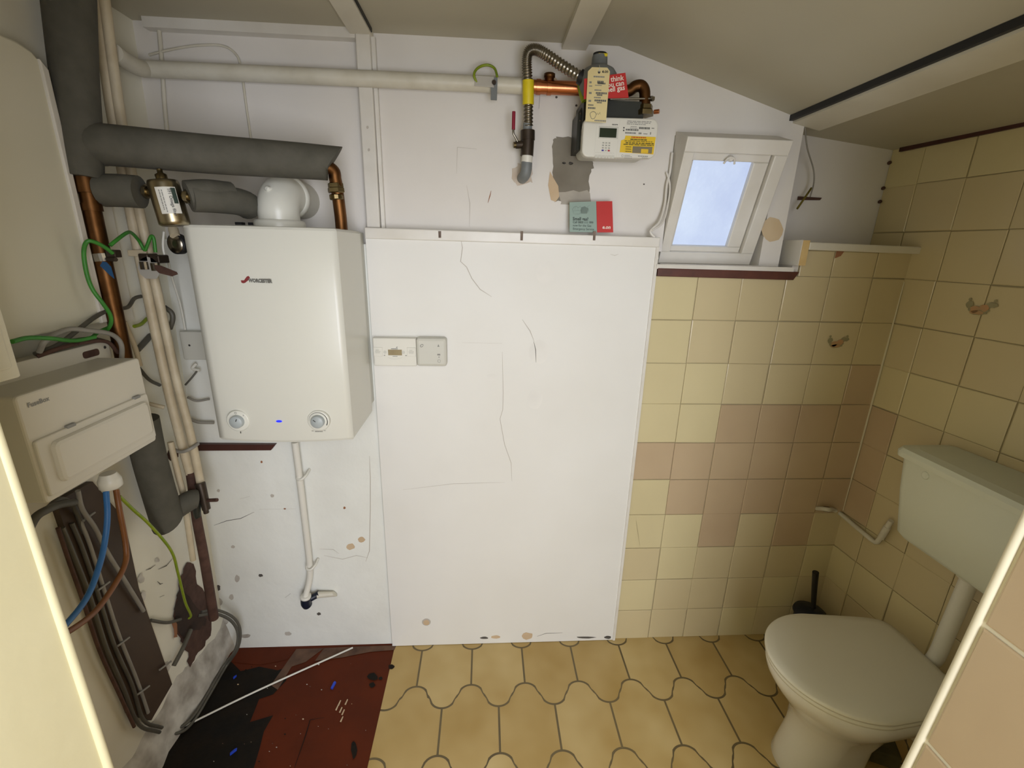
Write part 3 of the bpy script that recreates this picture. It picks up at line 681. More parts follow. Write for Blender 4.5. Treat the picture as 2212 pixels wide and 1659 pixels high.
# ================================================================== GAS PIPEWORK
wp = thing('gas_pipe', 'long white painted pipe crossing the upper back wall', 'pipe', Y(700, 168, -.012))
pl = X(246, 113, -1.49)
b = MB(); b.tube([pl, X(275, 133, -1.497), Y(300, 146, -.05), Y(316, 149, -.014), Y(345, 150, -.012), Y(700, 166, -.012), Y(1030, 181, -.012), Y(1146, 187, -.012)], [.021], PIPEW, 18, k=8); b.build('pipe', wp)
cu = thing('copper_gas_pipe', 'bright copper pipe with tee, running behind the red leaflet down into the meter', 'pipe', Y(1260, 192, -.02))
y2 = -.03
b = MB(); b.tube([Y(1142, 187, -.012), Y(1190, 189, -.014), Y(1260, 192, -.025), Y(1330, 196, -.05)], .0185, COPPERN, 18); b.build('straight_pipe', cu)
for px, py, yy in [(1163, 188, -.013), (1186, 189, -.014)]:
    b = MB(); c = Y(px, py, yy); b.tube([c+V(-.006, 0, 0), c+V(.006, 0, 0)], .0205, COPPERN, 18, raw=True); b.build('solder_ring', cu)
b = MB(); c = Y(1186, 189, -.014); b.lathe(c, (0, -.1, 1), [(.013, 0), (.013, .024), (.016, .025), (.016, .034), (.012, .036)], COPPER, 16); b.build('capped_tee', cu)
b = MB(); b.tube([Y(1330, 196, -.05), Y(1358, 196, -.06), Y(1372, 187, -.068), Y(1385, 186, -.072), Y(1392, 196, -.075), Y(1393, 212, -.076), Y(1393, 246, -.076)], .0155, COPPER, 16); b.build('swan_neck', cu)['label'] = 'dark tarnished copper bend'
b = MB(); c = Y(1392, 247, -.076); b.lathe(c+V(0, 0, -.004), (0, 0, 1), [(.026, 0), (.027, .012), (.022, .016), (.022, .026), (.017, .028)], BRASS, 6, sm=False); b.lathe(c+V(.024, -.012, .004), (.6, -.4, 0), [(.006, 0), (.006, .014)], COPPERN, 10); b.build('union_nut', cu)
# flexible steel hose
fh = thing('flexible_gas_hose', 'corrugated steel gas hose arching from the valve to the regulator', 'hose', Y(1141, 280, -.03))
P = smooth([Y(1141, 272, -.028), Y(1141, 220, -.04), Y(1139, 165, -.045), Y(1138, 130, -.05), Y(1142, 112, -.055), Y(1156, 107, -.06), Y(1176, 116, -.065), Y(1215, 142, -.075), Y(1262, 172, -.09)], 26)
rr = [.0148 if i % 4 < 2 else .0122 for i in range(len(P))]
b = MB(); b.tube(P, rr, STEEL, 18, raw=True); b.build('corrugated_tube', fh)
b = MB(); b.tube([Y(1141, 174, -.045), Y(1141, 200, -.043), Y(1141, 226, -.039)], .0165, YELLOW, 18); b.build('yellow_tape', fh)
b = MB(); b.tube([Y(1252, 165, -.087), Y(1280, 182, -.095)], .019, BLACK, 18); b.build('end_sleeve', fh)['label'] = 'black end sleeve'
b = MB(); b.tube([Y(1140, 262, -.03), Y(1139, 288, -.026)], [.0125, .0145], GREYM, 18); b.build('end_fitting', fh)
# stop valve
vv = thing('gas_valve', 'dark bronze gas stop valve with red sleeved lever handle', 'valve', Y(1139, 340, -.022))
b = MB(); b.tube([Y(1140, 282, -.024), Y(1140, 303, -.024)], .0215, BRONZE, 12, raw=True); b.tube([Y(1140, 302, -.024), Y(1138, 337, -.024)], .0195, BRONZE, 20, raw=True); c = Y(1138, 312, -.024); d = Y(1114, 313, -.03); b.tube([c, d], .0105, BRONZE, 12, raw=True); b.build('body', vv)
b = MB(); b.tube([d, d+(d-c).normalized()*.007], .0085, BRASS, 6, raw=True); b.build('stem_nut', vv)
b = MB(); b.tube([Y(1118, 306, -.034), Y(1113, 296, -.036), Y(1109, 288, -.038), Y(1109, 272, -.038)], .0035, STEEL, 8); b.build('lever', vv)
b = MB(); b.tube([Y(1109, 280, -.038), Y(1110, 241, -.038)], .0052, REDSLEEVE, 10); b.build('handle_sleeve', vv)['label'] = 'dark red lever sleeve'
b = MB(); b.tube([Y(1139, 336, -.024), Y(1138, 351, -.023)], .0165, PLASTW, 18, raw=True); b.build('white_tape_ring', vv)
b = MB(); b.tube([Y(1138, 350, -.023), Y(1137, 366, -.022), Y(1134, 378, -.012), Y(1128, 385, .028)], .0165, GREYM, 18); b.build('elbow', vv)
# earth clamp with loop
ec = thing('earth_clamp', 'clear plastic and metal earth clamp with a looped green yellow wire, on white pipe', 'clamp', Y(1068, 185, -.02))
b = MB(); c = Y(1067, 190, -.036); b.plate(back(c), [(-.009, -.030), (.009, -.030), (.010, .026), (-.009, .026)], .006, GREYM, .001, lift=.002); b.lathe(c+V(0, -.002, .012), (0, -1, 0), [(.006, 0), (.006, .008)], BRONZE, 8); b.build('strap', ec)
b = MB(); c = Y(1048, 176, -.038); b.plate(back(c), [(-.03, -.012), (.025, -.014), (.025, .013), (-.027, .014)], .003, CLEAR, .001, lift=.001); b.build('tag_plate', ec)
b = MB(); b.tube([Y(1030, 178, -.036), Y(1024, 163, -.038), Y(1029, 150, -.03), Y(1042, 142, -.02), Y(1057, 141, -.018), Y(1069, 149, -.02), Y(1074, 165, -.034)], .0036, YGW, 10); b.build('wire_loop', ec)

# regulator
c = Y(1292, 178, -.085)
rg = thing('gas_regulator', 'grey domed gas regulator with black and yellow cap above the meter', 'regulator', c)
z_ = lambda py: Y(1292, py, -.085).z-c.z
b = MB(); b.lathe(c, (0, 0, 1), [(.045, z_(212)), (.052, z_(195)), (.053, z_(175)), (.050, z_(162)), (.042, z_(152)), (.026, z_(144)), (.022, z_(142)), (.021, z_(124)), (.020, z_(121))], GREYM, 30); b.build('body', rg)
b = MB(); b.lathe(c, (0, 0, 1), [(.019, z_(123)), (.019, z_(116)), (.012, z_(114))], BLACK, 18); b.build('cap', rg)
b = MB(); o = Y(1302, 118, -.104); b.plate(back(o), [(-.011, -.005), (.013, -.003), (.014, .004), (-.011, .004)], .01, YELLOW, .001); b.build('seal_tab', rg)['label'] = 'yellow seal tab'
# bracket
br = thing('meter_bracket', 'dark green metal bracket holding the gas meter to the wall', 'bracket', Y(1320, 235, -.02))
b = MB(); A = Y(1262, 214, -.085); B = Y(1402, 214, -.085); Cc = Y(1402, 256, -.085)
b.box(A.x, B.x-.012, -.085, UY, Cc.z-.02, A.z, DGREEN); b.build('top_plate', br)
b = MB(); A = Y(1250, 226, -.06); B = Y(1250, 300, -.06)
b.plate(Fr((A.x, -.06, 0), (1, 0, 0), (0, 0, 1)), [(0, B.z-.03), (.04, B.z-.03), (.04, A.z+.006), (.018, A.z+.006), (0, A.z-.02)], .09, DGREEN, .004)
for z in (A.z-.04, A.z-.022): b.lathe((A.x+.008, -.06, z), (0, -1, 0), [(.0035, 0), (.002, .002)], STEEL, 8)
b.build('side_plate', br)
b = MB(); b.tube([Y(1318, 214, -.088), Y(1404, 213, -.088)], .003, STEEL, 8); c = Y(1408, 213, -.088); b.lathe(c, (1, 0, 0), [(.006, -.005), (.0075, 0), (.006, .007)], STEEL, 6, sm=False); b.build('fixing_rod', br)
# meter
MX0, MX1, MZ0, MZ1, MY = -.290, -.0765, 1.8525, 1.954, -.12
mt = thing('gas_meter', 'white prepayment gas meter with green display, keypad and yellow warning sticker', 'meter', ((MX0+MX1)/2, MY, MZ0))
fr = back((MX0, MY, MZ0)); mw, mh = MX1-MX0, MZ1-MZ0
b = MB(); b.plate(fr, [(x, y+.0025*(x/mw)) for x, y in rrect(mw, mh, .019, 6, 0, 0)], .022, PLASTW, .004); b.build('front_cover', mt)
b = MB(); b.plate(fr, rrect(mw-.016, mh-.016, .016, 6, .006, .010), .10, PLASTG, .004, lift=-.02); b.build('rear_case', mt)
ms = mw/1840                                 # crop pixels of the meter front
def mp(x, y): return ((x-180)*ms, mh-(y-130)*ms*.985)
f2 = Fr(fr.p(0, 0, .0), fr.u, fr.v)
def rect(x0, y0, x1, y1): a, bb = mp(x0, y1), mp(x1, y0); return [(a[0], a[1]), (bb[0], a[1]), (bb[0], bb[1]), (a[0], bb[1])]
b = MB(); b.plate(f2, rect(560, 325, 1035, 590), .004, PLASTG, .0012, lift=.0015); b.plate(f2, rect(580, 365, 995, 570), .003, LCD, lift=.0022); b.build('display', mt)['label'] = 'dark green display in grey bezel'
for r in range(4):
    for c_ in range(3):
        b = MB(); x, y = 690+c_*76, 690+r*56; m = LED if False else (GREYPRINT)
        if r == 3 and c_ == 0: m = mat('blue_key', '3a3796', .5)
        if r == 3 and c_ == 2: m = mat('red_key', 'b22c34', .5)
        b.plate(f2, rect(x-26, y-18, x+26, y+18), .002, m if r == 3 and c_ != 1 else PLASTG, .0006, lift=.0012)
        if not (r == 3 and c_ != 1): bars(b, Fr(f2.o, f2.u, f2.v), rect(x-14, y-9, x+14, y+9)[0][0], rect(x-14, y-9, x+14, y+9)[1][0], rect(x-14, y-9, x+14, y+9)[0][1], .0018, GREYPRINT, lift=.0016, seed=r*3+c_)
        b.build('key', mt)
b = MB(); pts = [mp(*q) for q in [(1115, 885), (1960, 905), (1975, 515), (1225, 510), (1210, 590), (1125, 620)]]
b.plate(f2, pts, .002, ORANGEY, lift=.0008); stk = b.build('warning_sticker', mt)
RED2 = mat('sticker_red_print', 'c05018', .6); SGREY = mat('sticker_grey_panel', '7d735a', .6); OLIVE = mat('sticker_olive_print', '6f6318', .6)
b = MB(); f3 = Fr(fr.p(0, 0, .001), fr.u, fr.v)
def mb_(x0, x1, y, h, m, sd): a = mp(x0, y+h); c_ = mp(x1, y); bars(b, f3, a[0], c_[0], a[1], c_[1]-a[1], m, seed=sd)
mb_(1370, 1735, 528, 26, RED2, 1); mb_(1350, 1760, 575, 30, OLIVE, 2); mb_(1210, 1900, 620, 16, OLIVE, 3); mb_(1240, 1940, 655, 28, OLIVE, 4); mb_(1190, 1940, 695, 22, OLIVE, 5)
mb_(1250, 1390, 750, 18, OLIVE, 6); mb_(1250, 1390, 800, 18, OLIVE, 7); mb_(1250, 1400, 850, 18, OLIVE, 8)
b.poly([f3.p(*q, .0006) for q in rect(1425, 740, 1915, 890)], SGREY); b.poly([f3.p(*q, .0009) for q in rect(1640, 795, 1820, 885)], ORANGEY); b.build('sticker_print', stk)
b = MB(); f3 = Fr(fr.p(0, 0, 0), fr.u, fr.v)
text(b, Fr(fr.p(*mp(870, 292), .0002), fr.u, fr.v), 'secure', .0062, DARK, bold=.02)
for i, (x0, x1, y, h, m) in enumerate([(1240, 1830, 180, 14, GREYPRINT), (1230, 1810, 212, 14, GREYPRINT), (1230, 1700, 246, 14, GREYPRINT), (1330, 1480, 300, 14, GREYPRINT), (1540, 1810, 308, 44, LOGOGREY), (1220, 1530, 360, 36, LOGOGREY), (1320, 1500, 335, 12, GREYPRINT), (1210, 1480, 430, 36, GREYPRINT), (1540, 1615, 430, 36, GREYPRINT), (1660, 1760, 445, 18, GREYPRINT), (1825, 1850, 412, 55, GREYPRINT), (1850, 1915, 315, 20, GREYPRINT), (510, 990, 905, 10, PLASTG), (510, 990, 960, 70, PLASTG), (1240, 1380, 945, 10, GREYPRINT), (1240, 1430, 970, 10, GREYPRINT), (1240, 1440, 1005, 10, GREYPRINT), (1580, 1830, 945, 20, GREYPRINT), (1680, 1830, 985, 12, GREYPRINT)]):
    mb_(x0, x1, y, h, m, 20+i)
for y in (340, 398): b.poly([f3.p(*q, .0006) for q in circ(.0021, 10, *mp(1168, y))], DARK)
b.line([f3.p(mp(1190, 960)[0]+.0028*math.cos(t), mp(1190, 960)[1]+.0028*math.sin(t), .0006) for t in [2*math.pi*i/12 for i in range(13)]], fr.n, .0008, GREYPRINT)
b.line([f3.p(*mp(500, 300), .0004), f3.p(*mp(490, 1050), .0004)], fr.n, .0012, PLASTG); b.line([f3.p(*mp(1060, 140), .0004), f3.p(*mp(1040, 1060), .0004)], fr.n, .0012, PLASTG)
b.build('cover_print', mt)
# paper tag
yt_ = -.150
tg = thing('paper_tag', 'long cream manila tag with handwriting hanging in front of the regulator', 'tag', Y(1290, 205, yt_))
o = Y(1290, 205, yt_); fr = back(o)
def tp(px, py): p = Y(px, py, yt_); return (p.x-o.x, p.z-o.z)
b = MB(); b.plate(fr, [tp(*q) for q in [(1264.5, 262), (1309, 265), (1317.5, 154), (1312, 146), (1279, 145), (1270, 154)]], .0012, MANILA); b.build('card', tg)
b = MB(); b.poly([fr.p(a, c_, .0006) for a, c_ in circ(.0034, 12, *tp(1294, 156))], DARK)
text(b, Fr(fr.p(*tp(1300, 157), .0001), fr.u, fr.v), 'e.on', .0105, DARK, bold=.03, shear=.2, narrow=.9)
for i, (x0, x1, py, h, m) in enumerate([(1282, 1306, 165, 2, GREYPRINT), (1273, 1278, 176, 4, GREYPRINT), (1290, 1304, 175, 5, LOGOGREY), (1291, 1308, 179, 3, LOGOGREY), (1272, 1279, 185, 2, GREYPRINT), (1285, 1300, 184, 1, GREYPRINT), (1284, 1299, 194, 2, GREYPRINT), (1287, 1311, 200, 3, LOGOGREY), (1289, 1301, 204, 3, LOGOGREY), (1272, 1278, 199, 4, GREYPRINT), (1283, 1298, 210, 2, GREYPRINT), (1284, 1310, 216, 3, LOGOGREY), (1289, 1300, 221, 2, LOGOGREY), (1271, 1277, 216, 4, GREYPRINT), (1270, 1282, 226, 2, LOGOGREY), (1270, 1286, 232, 3, LOGOGREY), (1284, 1309, 260, 2, GREYPRINT)]):
    a, c_ = tp(x0, py+h), tp(x1, py); bars(b, fr, a[0], c_[0], a[1], c_[1]-a[1], m, seed=i)
cx, cy = tp(1281, 249); b.line([fr.p(cx+.008*math.cos(t)*(1+.15*math.sin(3*t)), cy+.009*math.sin(t), .0006) for t in [2*math.pi*i/16 for i in range(17)]], fr.n, .0012, LOGOGREY)
b.line([fr.p(*tp(*q), .0006) for q in [(1287, 250), (1291, 244), (1292, 248), (1296, 243), (1297, 248)]], fr.n, .0012, LOGOGREY); b.build('print', tg)
b = MB(); b.tube([Y(1294, 155, yt_-.001), Y(1295, 146, yt_+.004), Y(1294, 138, -.112)], .0012, PLASTW, 6); b.build('string', tg)
# red leaflet
yl = -.143
lf = thing('red_leaflet', 'red leaflet with white lettering tucked behind the cream tag', 'leaflet', Y(1330, 190, yl))
o = Y(1313, 212, yl); e1 = (Y(1358, 211, yl)-o).normalized(); e2 = V(0, 0, 1); tt = (Y(1351, 157, yl)-Y(1317, 162, yl)).normalized()
b = MB(); fr = back(o)
def lp(px, py): p = Y(px, py, yl); return (p.x-o.x, p.z-o.z)
b.plate(fr, [lp(*q) for q in [(1261, 214), (1358, 211), (1351, 157), (1262, 170)]], .0015, REDCARD); b.build('sheet', lf)
b = MB(); LW = mat('leaflet_white_print', 'efe2d6', .6)
for s_, px, py in [('I think', 1347, 173), ('you can', 1348.5, 184), ('smell gas', 1350, 194)]:
    text(b, Fr(fr.p(*lp(px, py), .0002), V(tt.x, 0, tt.z), V(-tt.z, 0, tt.x)), s_, .0172, LW, align='RIGHT', bold=.018)
b.build('lettering', lf)
b = MB(); b.tube([Y(1253, 183, -.07), Y(1256, 200, -.085), Y(1262, 219, -.09)], .0085, YGW, 8); tag(b.build('bonding_cable'), 'short yellow green cable behind the tag, ending at the meter bracket', 'cable')
# ledge card
o = Y(1230, 501, -.014); fr = Fr(o+V(0, 0, 0), (1, 0, 0), (0, .12, 1))
def cpnt(px, py): p = Y(px, py, -.010); return (p.x-o.x, p.z-o.z)
gc = thing('gas_emergency_card', 'folded grey green and red card standing on the white ledge below the meter', 'card', o)
b = MB(); b.plate(fr, [cpnt(*q) for q in [(1230, 501), (1289, 502), (1289, 434), (1231, 436)]], .0015, TEAL); b.build('left_panel', gc)['label'] = 'grey green half'
b = MB(); b.plate(fr, [cpnt(*q) for q in [(1289.3, 502), (1324, 502), (1324, 433.5), (1289.3, 434)]], .0015, REDCARD, lift=.0003); b.build('right_panel', gc)['label'] = 'red half'
b = MB(); GT = mat('card_dark_print', '3f4a44', .6)
for s_, py, sz, bo in [('Smell gas?', 475.5, .0135, .03), ('Call 0800 111 999', 482, .0096, .015), ('now for the Gas', 489, .0096, .005), ('Emergency Service', 496.5, .0096, .005)]:
    text(b, Fr(fr.p(*cpnt(1237, py), .0004), fr.u, fr.v), s_, sz, GT, bold=bo, narrow=.93)
b.build('lettering', gc); b = MB()
def loop(pts, w, m): b.line([fr.p(*cpnt(*q), .0005) for q in pts], fr.n, w, m)
GL = mat('card_outline_print', '6f8078', .6)
loop([(1240, 462), (1237, 452), (1240, 447), (1245, 445), (1250, 448), (1254, 445), (1258, 452), (1256, 458), (1252, 462), (1240, 462)], .001, GL); loop([(1239, 455), (1252, 454), (1253, 460)], .001, GL); loop([(1243, 446), (1243, 453)], .001, GL); loop([(1249, 447), (1249, 453)], .001, GL)
b.poly([fr.p(*cpnt(*q), .0005) for q in [(1256, 461), (1268, 461), (1272, 450), (1264, 445), (1257, 447), (1254, 454)]], GL)
loop([(1268, 461), (1272, 455), (1270, 446), (1275, 442)], .001, GL)
b.build('picture_print', gc); b = MB(); WL = mat('card_white_print', 'f0d9cc', .6); text(b, Fr(fr.p(*cpnt(1300, 494), .0006), fr.u, fr.v), 'e.on', .0155, WL, bold=.03, shear=.2); b.build('logo_lettering', gc)

# ================================================================== LEFT CORNER PIPEWORK
lg = thing('lagged_riser', 'tall grey foam lagged pipe in the left corner turning to bare copper below', 'pipe', Y(215, 560, -.33))
b = MB(); b.tube([Y(147, -22, -.28), Y(160, 150, -.295), Y(176, 300, -.315), Y(184, 384, -.325)], [.047, .0345], LAG, 20); b.build('foam_lagging', lg)
b = MB(); b.tube([Y(184, 375, -.325), Y(198, 450, -.328), Y(222, 560, -.33), Y(246, 670, -.332), Y(268, 775, -.335), Y(280, 840, -.335)], .0185, COPPER, 18)
b.tube([Y(188, 398, -.325), Y(225, 412, -.31)], .017, COPPER, 16); b.tube([Y(183, 384, -.325), Y(191, 418, -.327)], .0225, COPPER, 16); b.tube([Y(196, 440, -.328), Y(200, 456, -.328)], .021, COPPER, 16); b.build('copper_pipe', lg)['label'] = 'tarnished bare copper lower pipe'
dg = thing('lagged_cross_pipe', 'thick grey foam lagged pipe slanting across above the boiler', 'pipe', Y(460, 330, -.28))
b = MB(); b.tube([Y(208, 313, -.30), Y(240, 314, -.297), Y(460, 334, -.255), Y(640, 347, -.20), Y(716, 353, -.17)], [.0455, .0425], LAG, 22, skew=.75)
lo = b.build('foam_lagging', dg)
b = MB(); b.tube([Y(672, 360, -.175), Y(706, 361, -.16), Y(721, 370, -.15), Y(724, 385, -.145), Y(727, 400, -.14), Y(731, 430, -.135), Y(736, 470, -.13), Y(739, 505, -.128)], [.0165], COPPER, 16); b.build('copper_tail', dg)
for px, py, r in [(725, 401, .021), (726, 411, .0225), (727, 426, .019)]:
    b = MB(); c = Y(px, py, -.14); b.lathe(c, (.06, 0, -1), [(r*.9, -.007), (r, -.005), (r, .005), (r*.9, .007)], BRASS, 6 if r > .02 else 12, sm=False); b.build('compression_nut', dg)
# magnetic filter
mf = thing('magnetic_filter', 'upright nickel cylinder filter with a white printed label, left of the boiler', 'filter', Y(379, 488, -.29))
yb_ = -.29; A = Y(350, 387, yb_); B = Y(379, 488, yb_); ax = (A-B); L = ax.length
b = MB(); b.lathe(B, ax, [(.027, 0), (.033, .004), (.0335, L*.1), (.0335, L*.9), (.031, L*.97), (.014, L)], NICKEL, 28); b.build('cylinder', mf)
b = MB(); b.lathe(A, ax, [(.012, -.004), (.0125, .010), (.006, .014), (.006, .022)], BRASS, 14); b.build('bleed_cap', mf)
b = MB(); axn = ax.normalized(); toc = (CAM-(A+B)/2); toc = (toc-axn*toc.dot(axn)).normalized(); sd = axn.cross(toc)
def cy(a, h): return B+axn*h+(toc*math.cos(a)+sd*math.sin(a))*.0343
vs = [cy(-.6+1.25*i/10, h) for i in range(11) for h in (L*.24, L*.80)]; LABELW = mat('filter_label', 'd8d6cc', .5)
b.add(vs, [[2*i, 2*i+2, 2*i+3, 2*i+1] for i in range(10)], LABELW, True)
vs = [cy(.33+.28*i/4, h)+toc*.0003 for i in range(5) for h in (L*.45, L*.78)]; b.add(vs, [[2*i, 2*i+2, 2*i+3, 2*i+1] for i in range(4)], mat('filter_label_green', '37463e', .5), True)
f3 = Fr(cy(.12, L*.77)+toc*.0004, -axn, sd*math.cos(.1)-toc*math.sin(.1)); text(b, f3, 'TF1 Omega filter', .0095, DARK, narrow=.95, bold=.01)
f3 = Fr(cy(-.25, L*.74)+toc*.0006, -axn, sd); bars(b, f3, 0, .05, 0, .002, GREYPRINT); bars(b, f3, 0, .045, -.005, .002, GREYPRINT, seed=3); b.build('label', mf)
for px, py, q in [(312, 413, (327, 416)), (400, 424, (416, 426))]:
    b = MB(); a_, c_ = Y(px, py, -.29), Y(q[0], q[1], -.29); b.tube([a_-(c_-a_)*.2, c_+(c_-a_)*.3], .0105, BRASS, 12, raw=True); b.tube([a_+(c_-a_)*.05, a_+(c_-a_)*.6], .0165, NICKEL, 6, raw=True); b.build('union', mf)
s1 = MB(); s1.tube([Y(219, 411, -.305), Y(262, 412, -.30), Y(303, 415, -.295)], .037, LAG, 20); tag(s1.build('pipe_lagging'), 'short grey foam lagging sleeve between copper riser and filter', 'lagging')
s2 = MB(); s2.tube([Y(413, 427, -.29), Y(455, 429, -.26), Y(505, 434, -.215), Y(530, 441, -.18), Y(537, 446, -.165)], [.033, .035], LAG, 20); s2.tube([Y(405, 421, -.29), Y(450, 418, -.26), Y(498, 422, -.215)], .033, LAG, 18); tag(s2.build('pipe_lagging'), 'dark grey foam lagging right of the filter, lying over the boiler top', 'lagging')
# twin painted pipes
def cream_pipe(pts, r, label, grp):
    b = MB(); b.tube(pts, r, PIPECREAM, 14); return tag(b.build('painted_pipe'), label, 'pipe', grp)
yt2 = -.17
cream_pipe([Y(208, -14, yt2), Y(228, 140, yt2), Y(247, 270, yt2), Y(281, 450, yt2), Y(320, 640, yt2), Y(358, 818, yt2), Y(388, 940, yt2), Y(411, 1024, yt2)], .0128, 'left one of the two tall cream painted pipes beside the boiler', 'twin cream pipes beside the boiler')
cream_pipe([Y(224, -14, yt2), Y(244, 140, yt2), Y(264, 270, yt2), Y(300, 450, yt2), Y(342, 640, yt2), Y(381, 818, yt2), Y(412, 940, yt2), Y(434, 1048, yt2)], .0115, 'right one of the two tall cream painted pipes, nearest the boiler', 'twin cream pipes beside the boiler')
cream_pipe([X(268, 695, -1.53), X(290, 745, -1.53), X(303, 790, -1.53)], .006, 'thin cream pipe just above the fuse box, left of the twin pipes', None)
cream_pipe([X(343, 950, -1.52), X(363, 1020, -1.52), X(380, 1068, -1.52)], .006, 'thin cream pipe against the lower grey lagging', None)
cream_pipe([Y(368, 955, -.2), Y(386, 1030, -.2), Y(397, 1075, -.2), Y(417, 1210, -.2)], .0085, 'thin cream pipe below the twin pipes, reaching the broken plaster hole', None)
b = MB(); b.tube([Y(355, 880, -.2), X(322, 872, -1.54)], .006, PIPECREAM, 10); tag(b.build('pipe_bracket'), 'short cream stub from fuse box to the twin pipes', 'bracket')
cl = thing('pipe_clip', 'grey plastic clip strapping the twin cream pipes together', 'clip', Y(400, 968, -.19))
b = MB(); b.tube([Y(373, 971, -.18), Y(392, 976, -.196), Y(412, 969, -.196), Y(428, 958, -.17)], .0055, GREYC2, 8); b.build('strap', cl)
b = MB(); c = Y(369, 985, -.19); b.plate(back(c), blob((0, 0), .014, .022, 9, .25, 2), .02, RUST, .002); b.build('rusty_nut', cl)
rs = MB(); rs.tube([Y(411, 1020, yt2), Y(416, 1052, yt2), Y(425, 1120, yt2), Y(440, 1200, yt2), Y(455, 1290, -.16), Y(462, 1335, -.15)], [.013, .0155], RUST, 14); tag(rs.build('rusty_pipe'), 'rusty dark brown pipe running down into the corner hole', 'pipe')
dv = thing('drain_valve', 'dark corroded drain cock under the right cream pipe', 'valve', Y(440, 1075, -.19))
b = MB(); b.tube([Y(432, 1044, -.185), Y(438, 1066, -.19), Y(446, 1100, -.195)], [.015, .012], BRONZE, 12); b.tube([Y(444, 1100, -.195), Y(446, 1108, -.195)], .008, BRONZE, 8); b.build('body', dv)
b = MB(); b.tube([Y(446, 1081, -.192), Y(469, 1080, -.205)], .0058, RUST, 10); b.build('outlet', dv)
b = MB(); b.tube([Y(424, 1085, -.2), Y(426, 1112, -.2), Y(429, 1118, -.2)], [.013, .008], DGREEN, 10); tag(b.build('capped_stub'), 'dark capped stub left of the drain cock', 'valve')
ll = thing('lower_lagging', 'thick grey foam lagging with elbow below the fuse box', 'lagging', Y(350, 1060, -.29))
b = MB(); b.tube([Y(305, 905, -.29), Y(322, 985, -.285), Y(340, 1050, -.285), Y(362, 1125, -.285)], .041, LAG, 22, skew=-.55); b.build('vertical_sleeve', ll)
b = MB(); b.tube([Y(356, 1112, -.275), Y(382, 1098, -.25), Y(412, 1080, -.225), Y(424, 1078, -.215)], [.033, .029], LAG, 20); b.build('elbow_sleeve', ll)
# earth clamps on the pipes
ea = thing('pipe_earth_clamp', 'metal earth clamp with blue tag on the copper riser', 'clamp', Y(228, 552, -.345))
b = MB(); c = Y(222, 556, -.33); b.lathe(c, (.1, .0, -1), [(.0205, -.009), (.0205, .009)], STEEL, 20, sm=False); c2 = Y(238, 548, -.345); b.plate(back(c2), rrect(.022, .018, .003), .02, BRONZE, .002); b.lathe(Y(239, 560, -.35), (1, -.3, 0), [(.005, -.01), (.005, .016)], BRONZE, 8); b.build('clamp_body', ea)
b = MB(); b.plate(back(Y(230, 578, -.352)), [(-.006, .014), (-.014, .004), (.004, -.018), (.012, -.026), (.010, .002), (.002, .013)], .0015, mat('blue_tag_card', '1f4f7c', .6), .0); b.build('blue_tag', ea)['label'] = 'blue warning tag'
eb = thing('twin_pipe_earth_clamp', 'two dark earth clamps with brown tag on the twin cream pipes', 'clamp', Y(320, 562, -.19))
for px, py in [(309, 557), (333, 560)]:
    b = MB(); c = Y(px, py, -.20); b.plate(back(c), rrect(.026, .022, .004), .04, BRONZE, .003); b.lathe(c+V(0, 0, -.02), (0, 0, 1), [(.011, -.010), (.011, .010)], STEEL, 12, sm=False); b.build('clamp_body', eb)
b = MB(); b.plate(back(Y(352, 582, -.21)), [(-.03, .012), (-.004, .010), (.034, -.006), (.036, -.012), (.020, -.018), (-.012, -.010)], .0015, RUST); b.build('brown_tag', eb)['label'] = 'brown paper tag'
b = MB(); b.plate(back(Y(322, 580, -.2)), blob((0, 0), .03, .032, 12, .15, 8), .0015, CLEAR); b.build('clear_tag', eb)
b = MB(); b.plate(back(Y(295, 547, -.19)), [(-.024, -.008), (.024, -.010), (.024, .010), (-.024, .008)], .01, PIPECREAM, .002); b.build('pipe_strap', eb)
def cable(pts, r, m, label, cat='cable', grp=None, name='cable'):
    b = MB(); b.tube(pts, r, m, 9); return tag(b.build(name), label, cat, grp)
cable([Y(243, 547, -.355), Y(228, 535, -.37), Y(205, 523, -.39), Y(188, 522, -.40), Y(181, 545, -.40), Y(187, 590, -.40), Y(200, 625, -.40), Y(222, 655, -.39), Y(238, 680, -.375), Y(239, 700, -.37), Y(228, 718, -.37)], .0044, GREENW, 'green earth cable looping left of the copper riser')
cable([Y(238, 530, -.345), Y(250, 520, -.33), Y(272, 504, -.29), Y(284, 503, -.25), Y(300, 520, -.21), Y(312, 540, -.205), Y(318, 530, -.205), Y(326, 511, -.205), Y(332, 515, -.205), Y(336, 545, -.205)], .0042, GREENW, 'green earth cable bridging from copper riser to the twin cream pipes')
cable([X(26, 738, -1.44), X(60, 730, -1.45), X(110, 731, -1.45), X(160, 736, -1.46), X(205, 728, -1.46)], .0045, GREENW, 'green earth cable lying along the top of the fuse box')
cable([X(200, 728, -1.47), X(215, 716, -1.48), X(240, 705, -1.49)], .004, GREENW, 'short green cable tail by the foot of the copper riser')
cable([X(85, 760, -1.48), X(100, 735, -1.46), X(145, 712, -1.47), X(190, 714, -1.46), X(240, 722, -1.46), X(262, 745, -1.46), X(262, 790, -1.48)], .0055, GREYC2, 'pale grey cable arching over the fuse box', grp='grey cables above the fuse box')
cable([X(75, 765, -1.5), X(125, 745, -1.49), X(165, 715, -1.48), X(205, 685, -1.49), X(240, 668, -1.5), X(275, 664, -1.52), X(290, 645, -1.53), X(305, 640, -1.53)], .005, GREYC, 'grey cable rising to the right behind the copper riser', grp='grey cables above the fuse box')
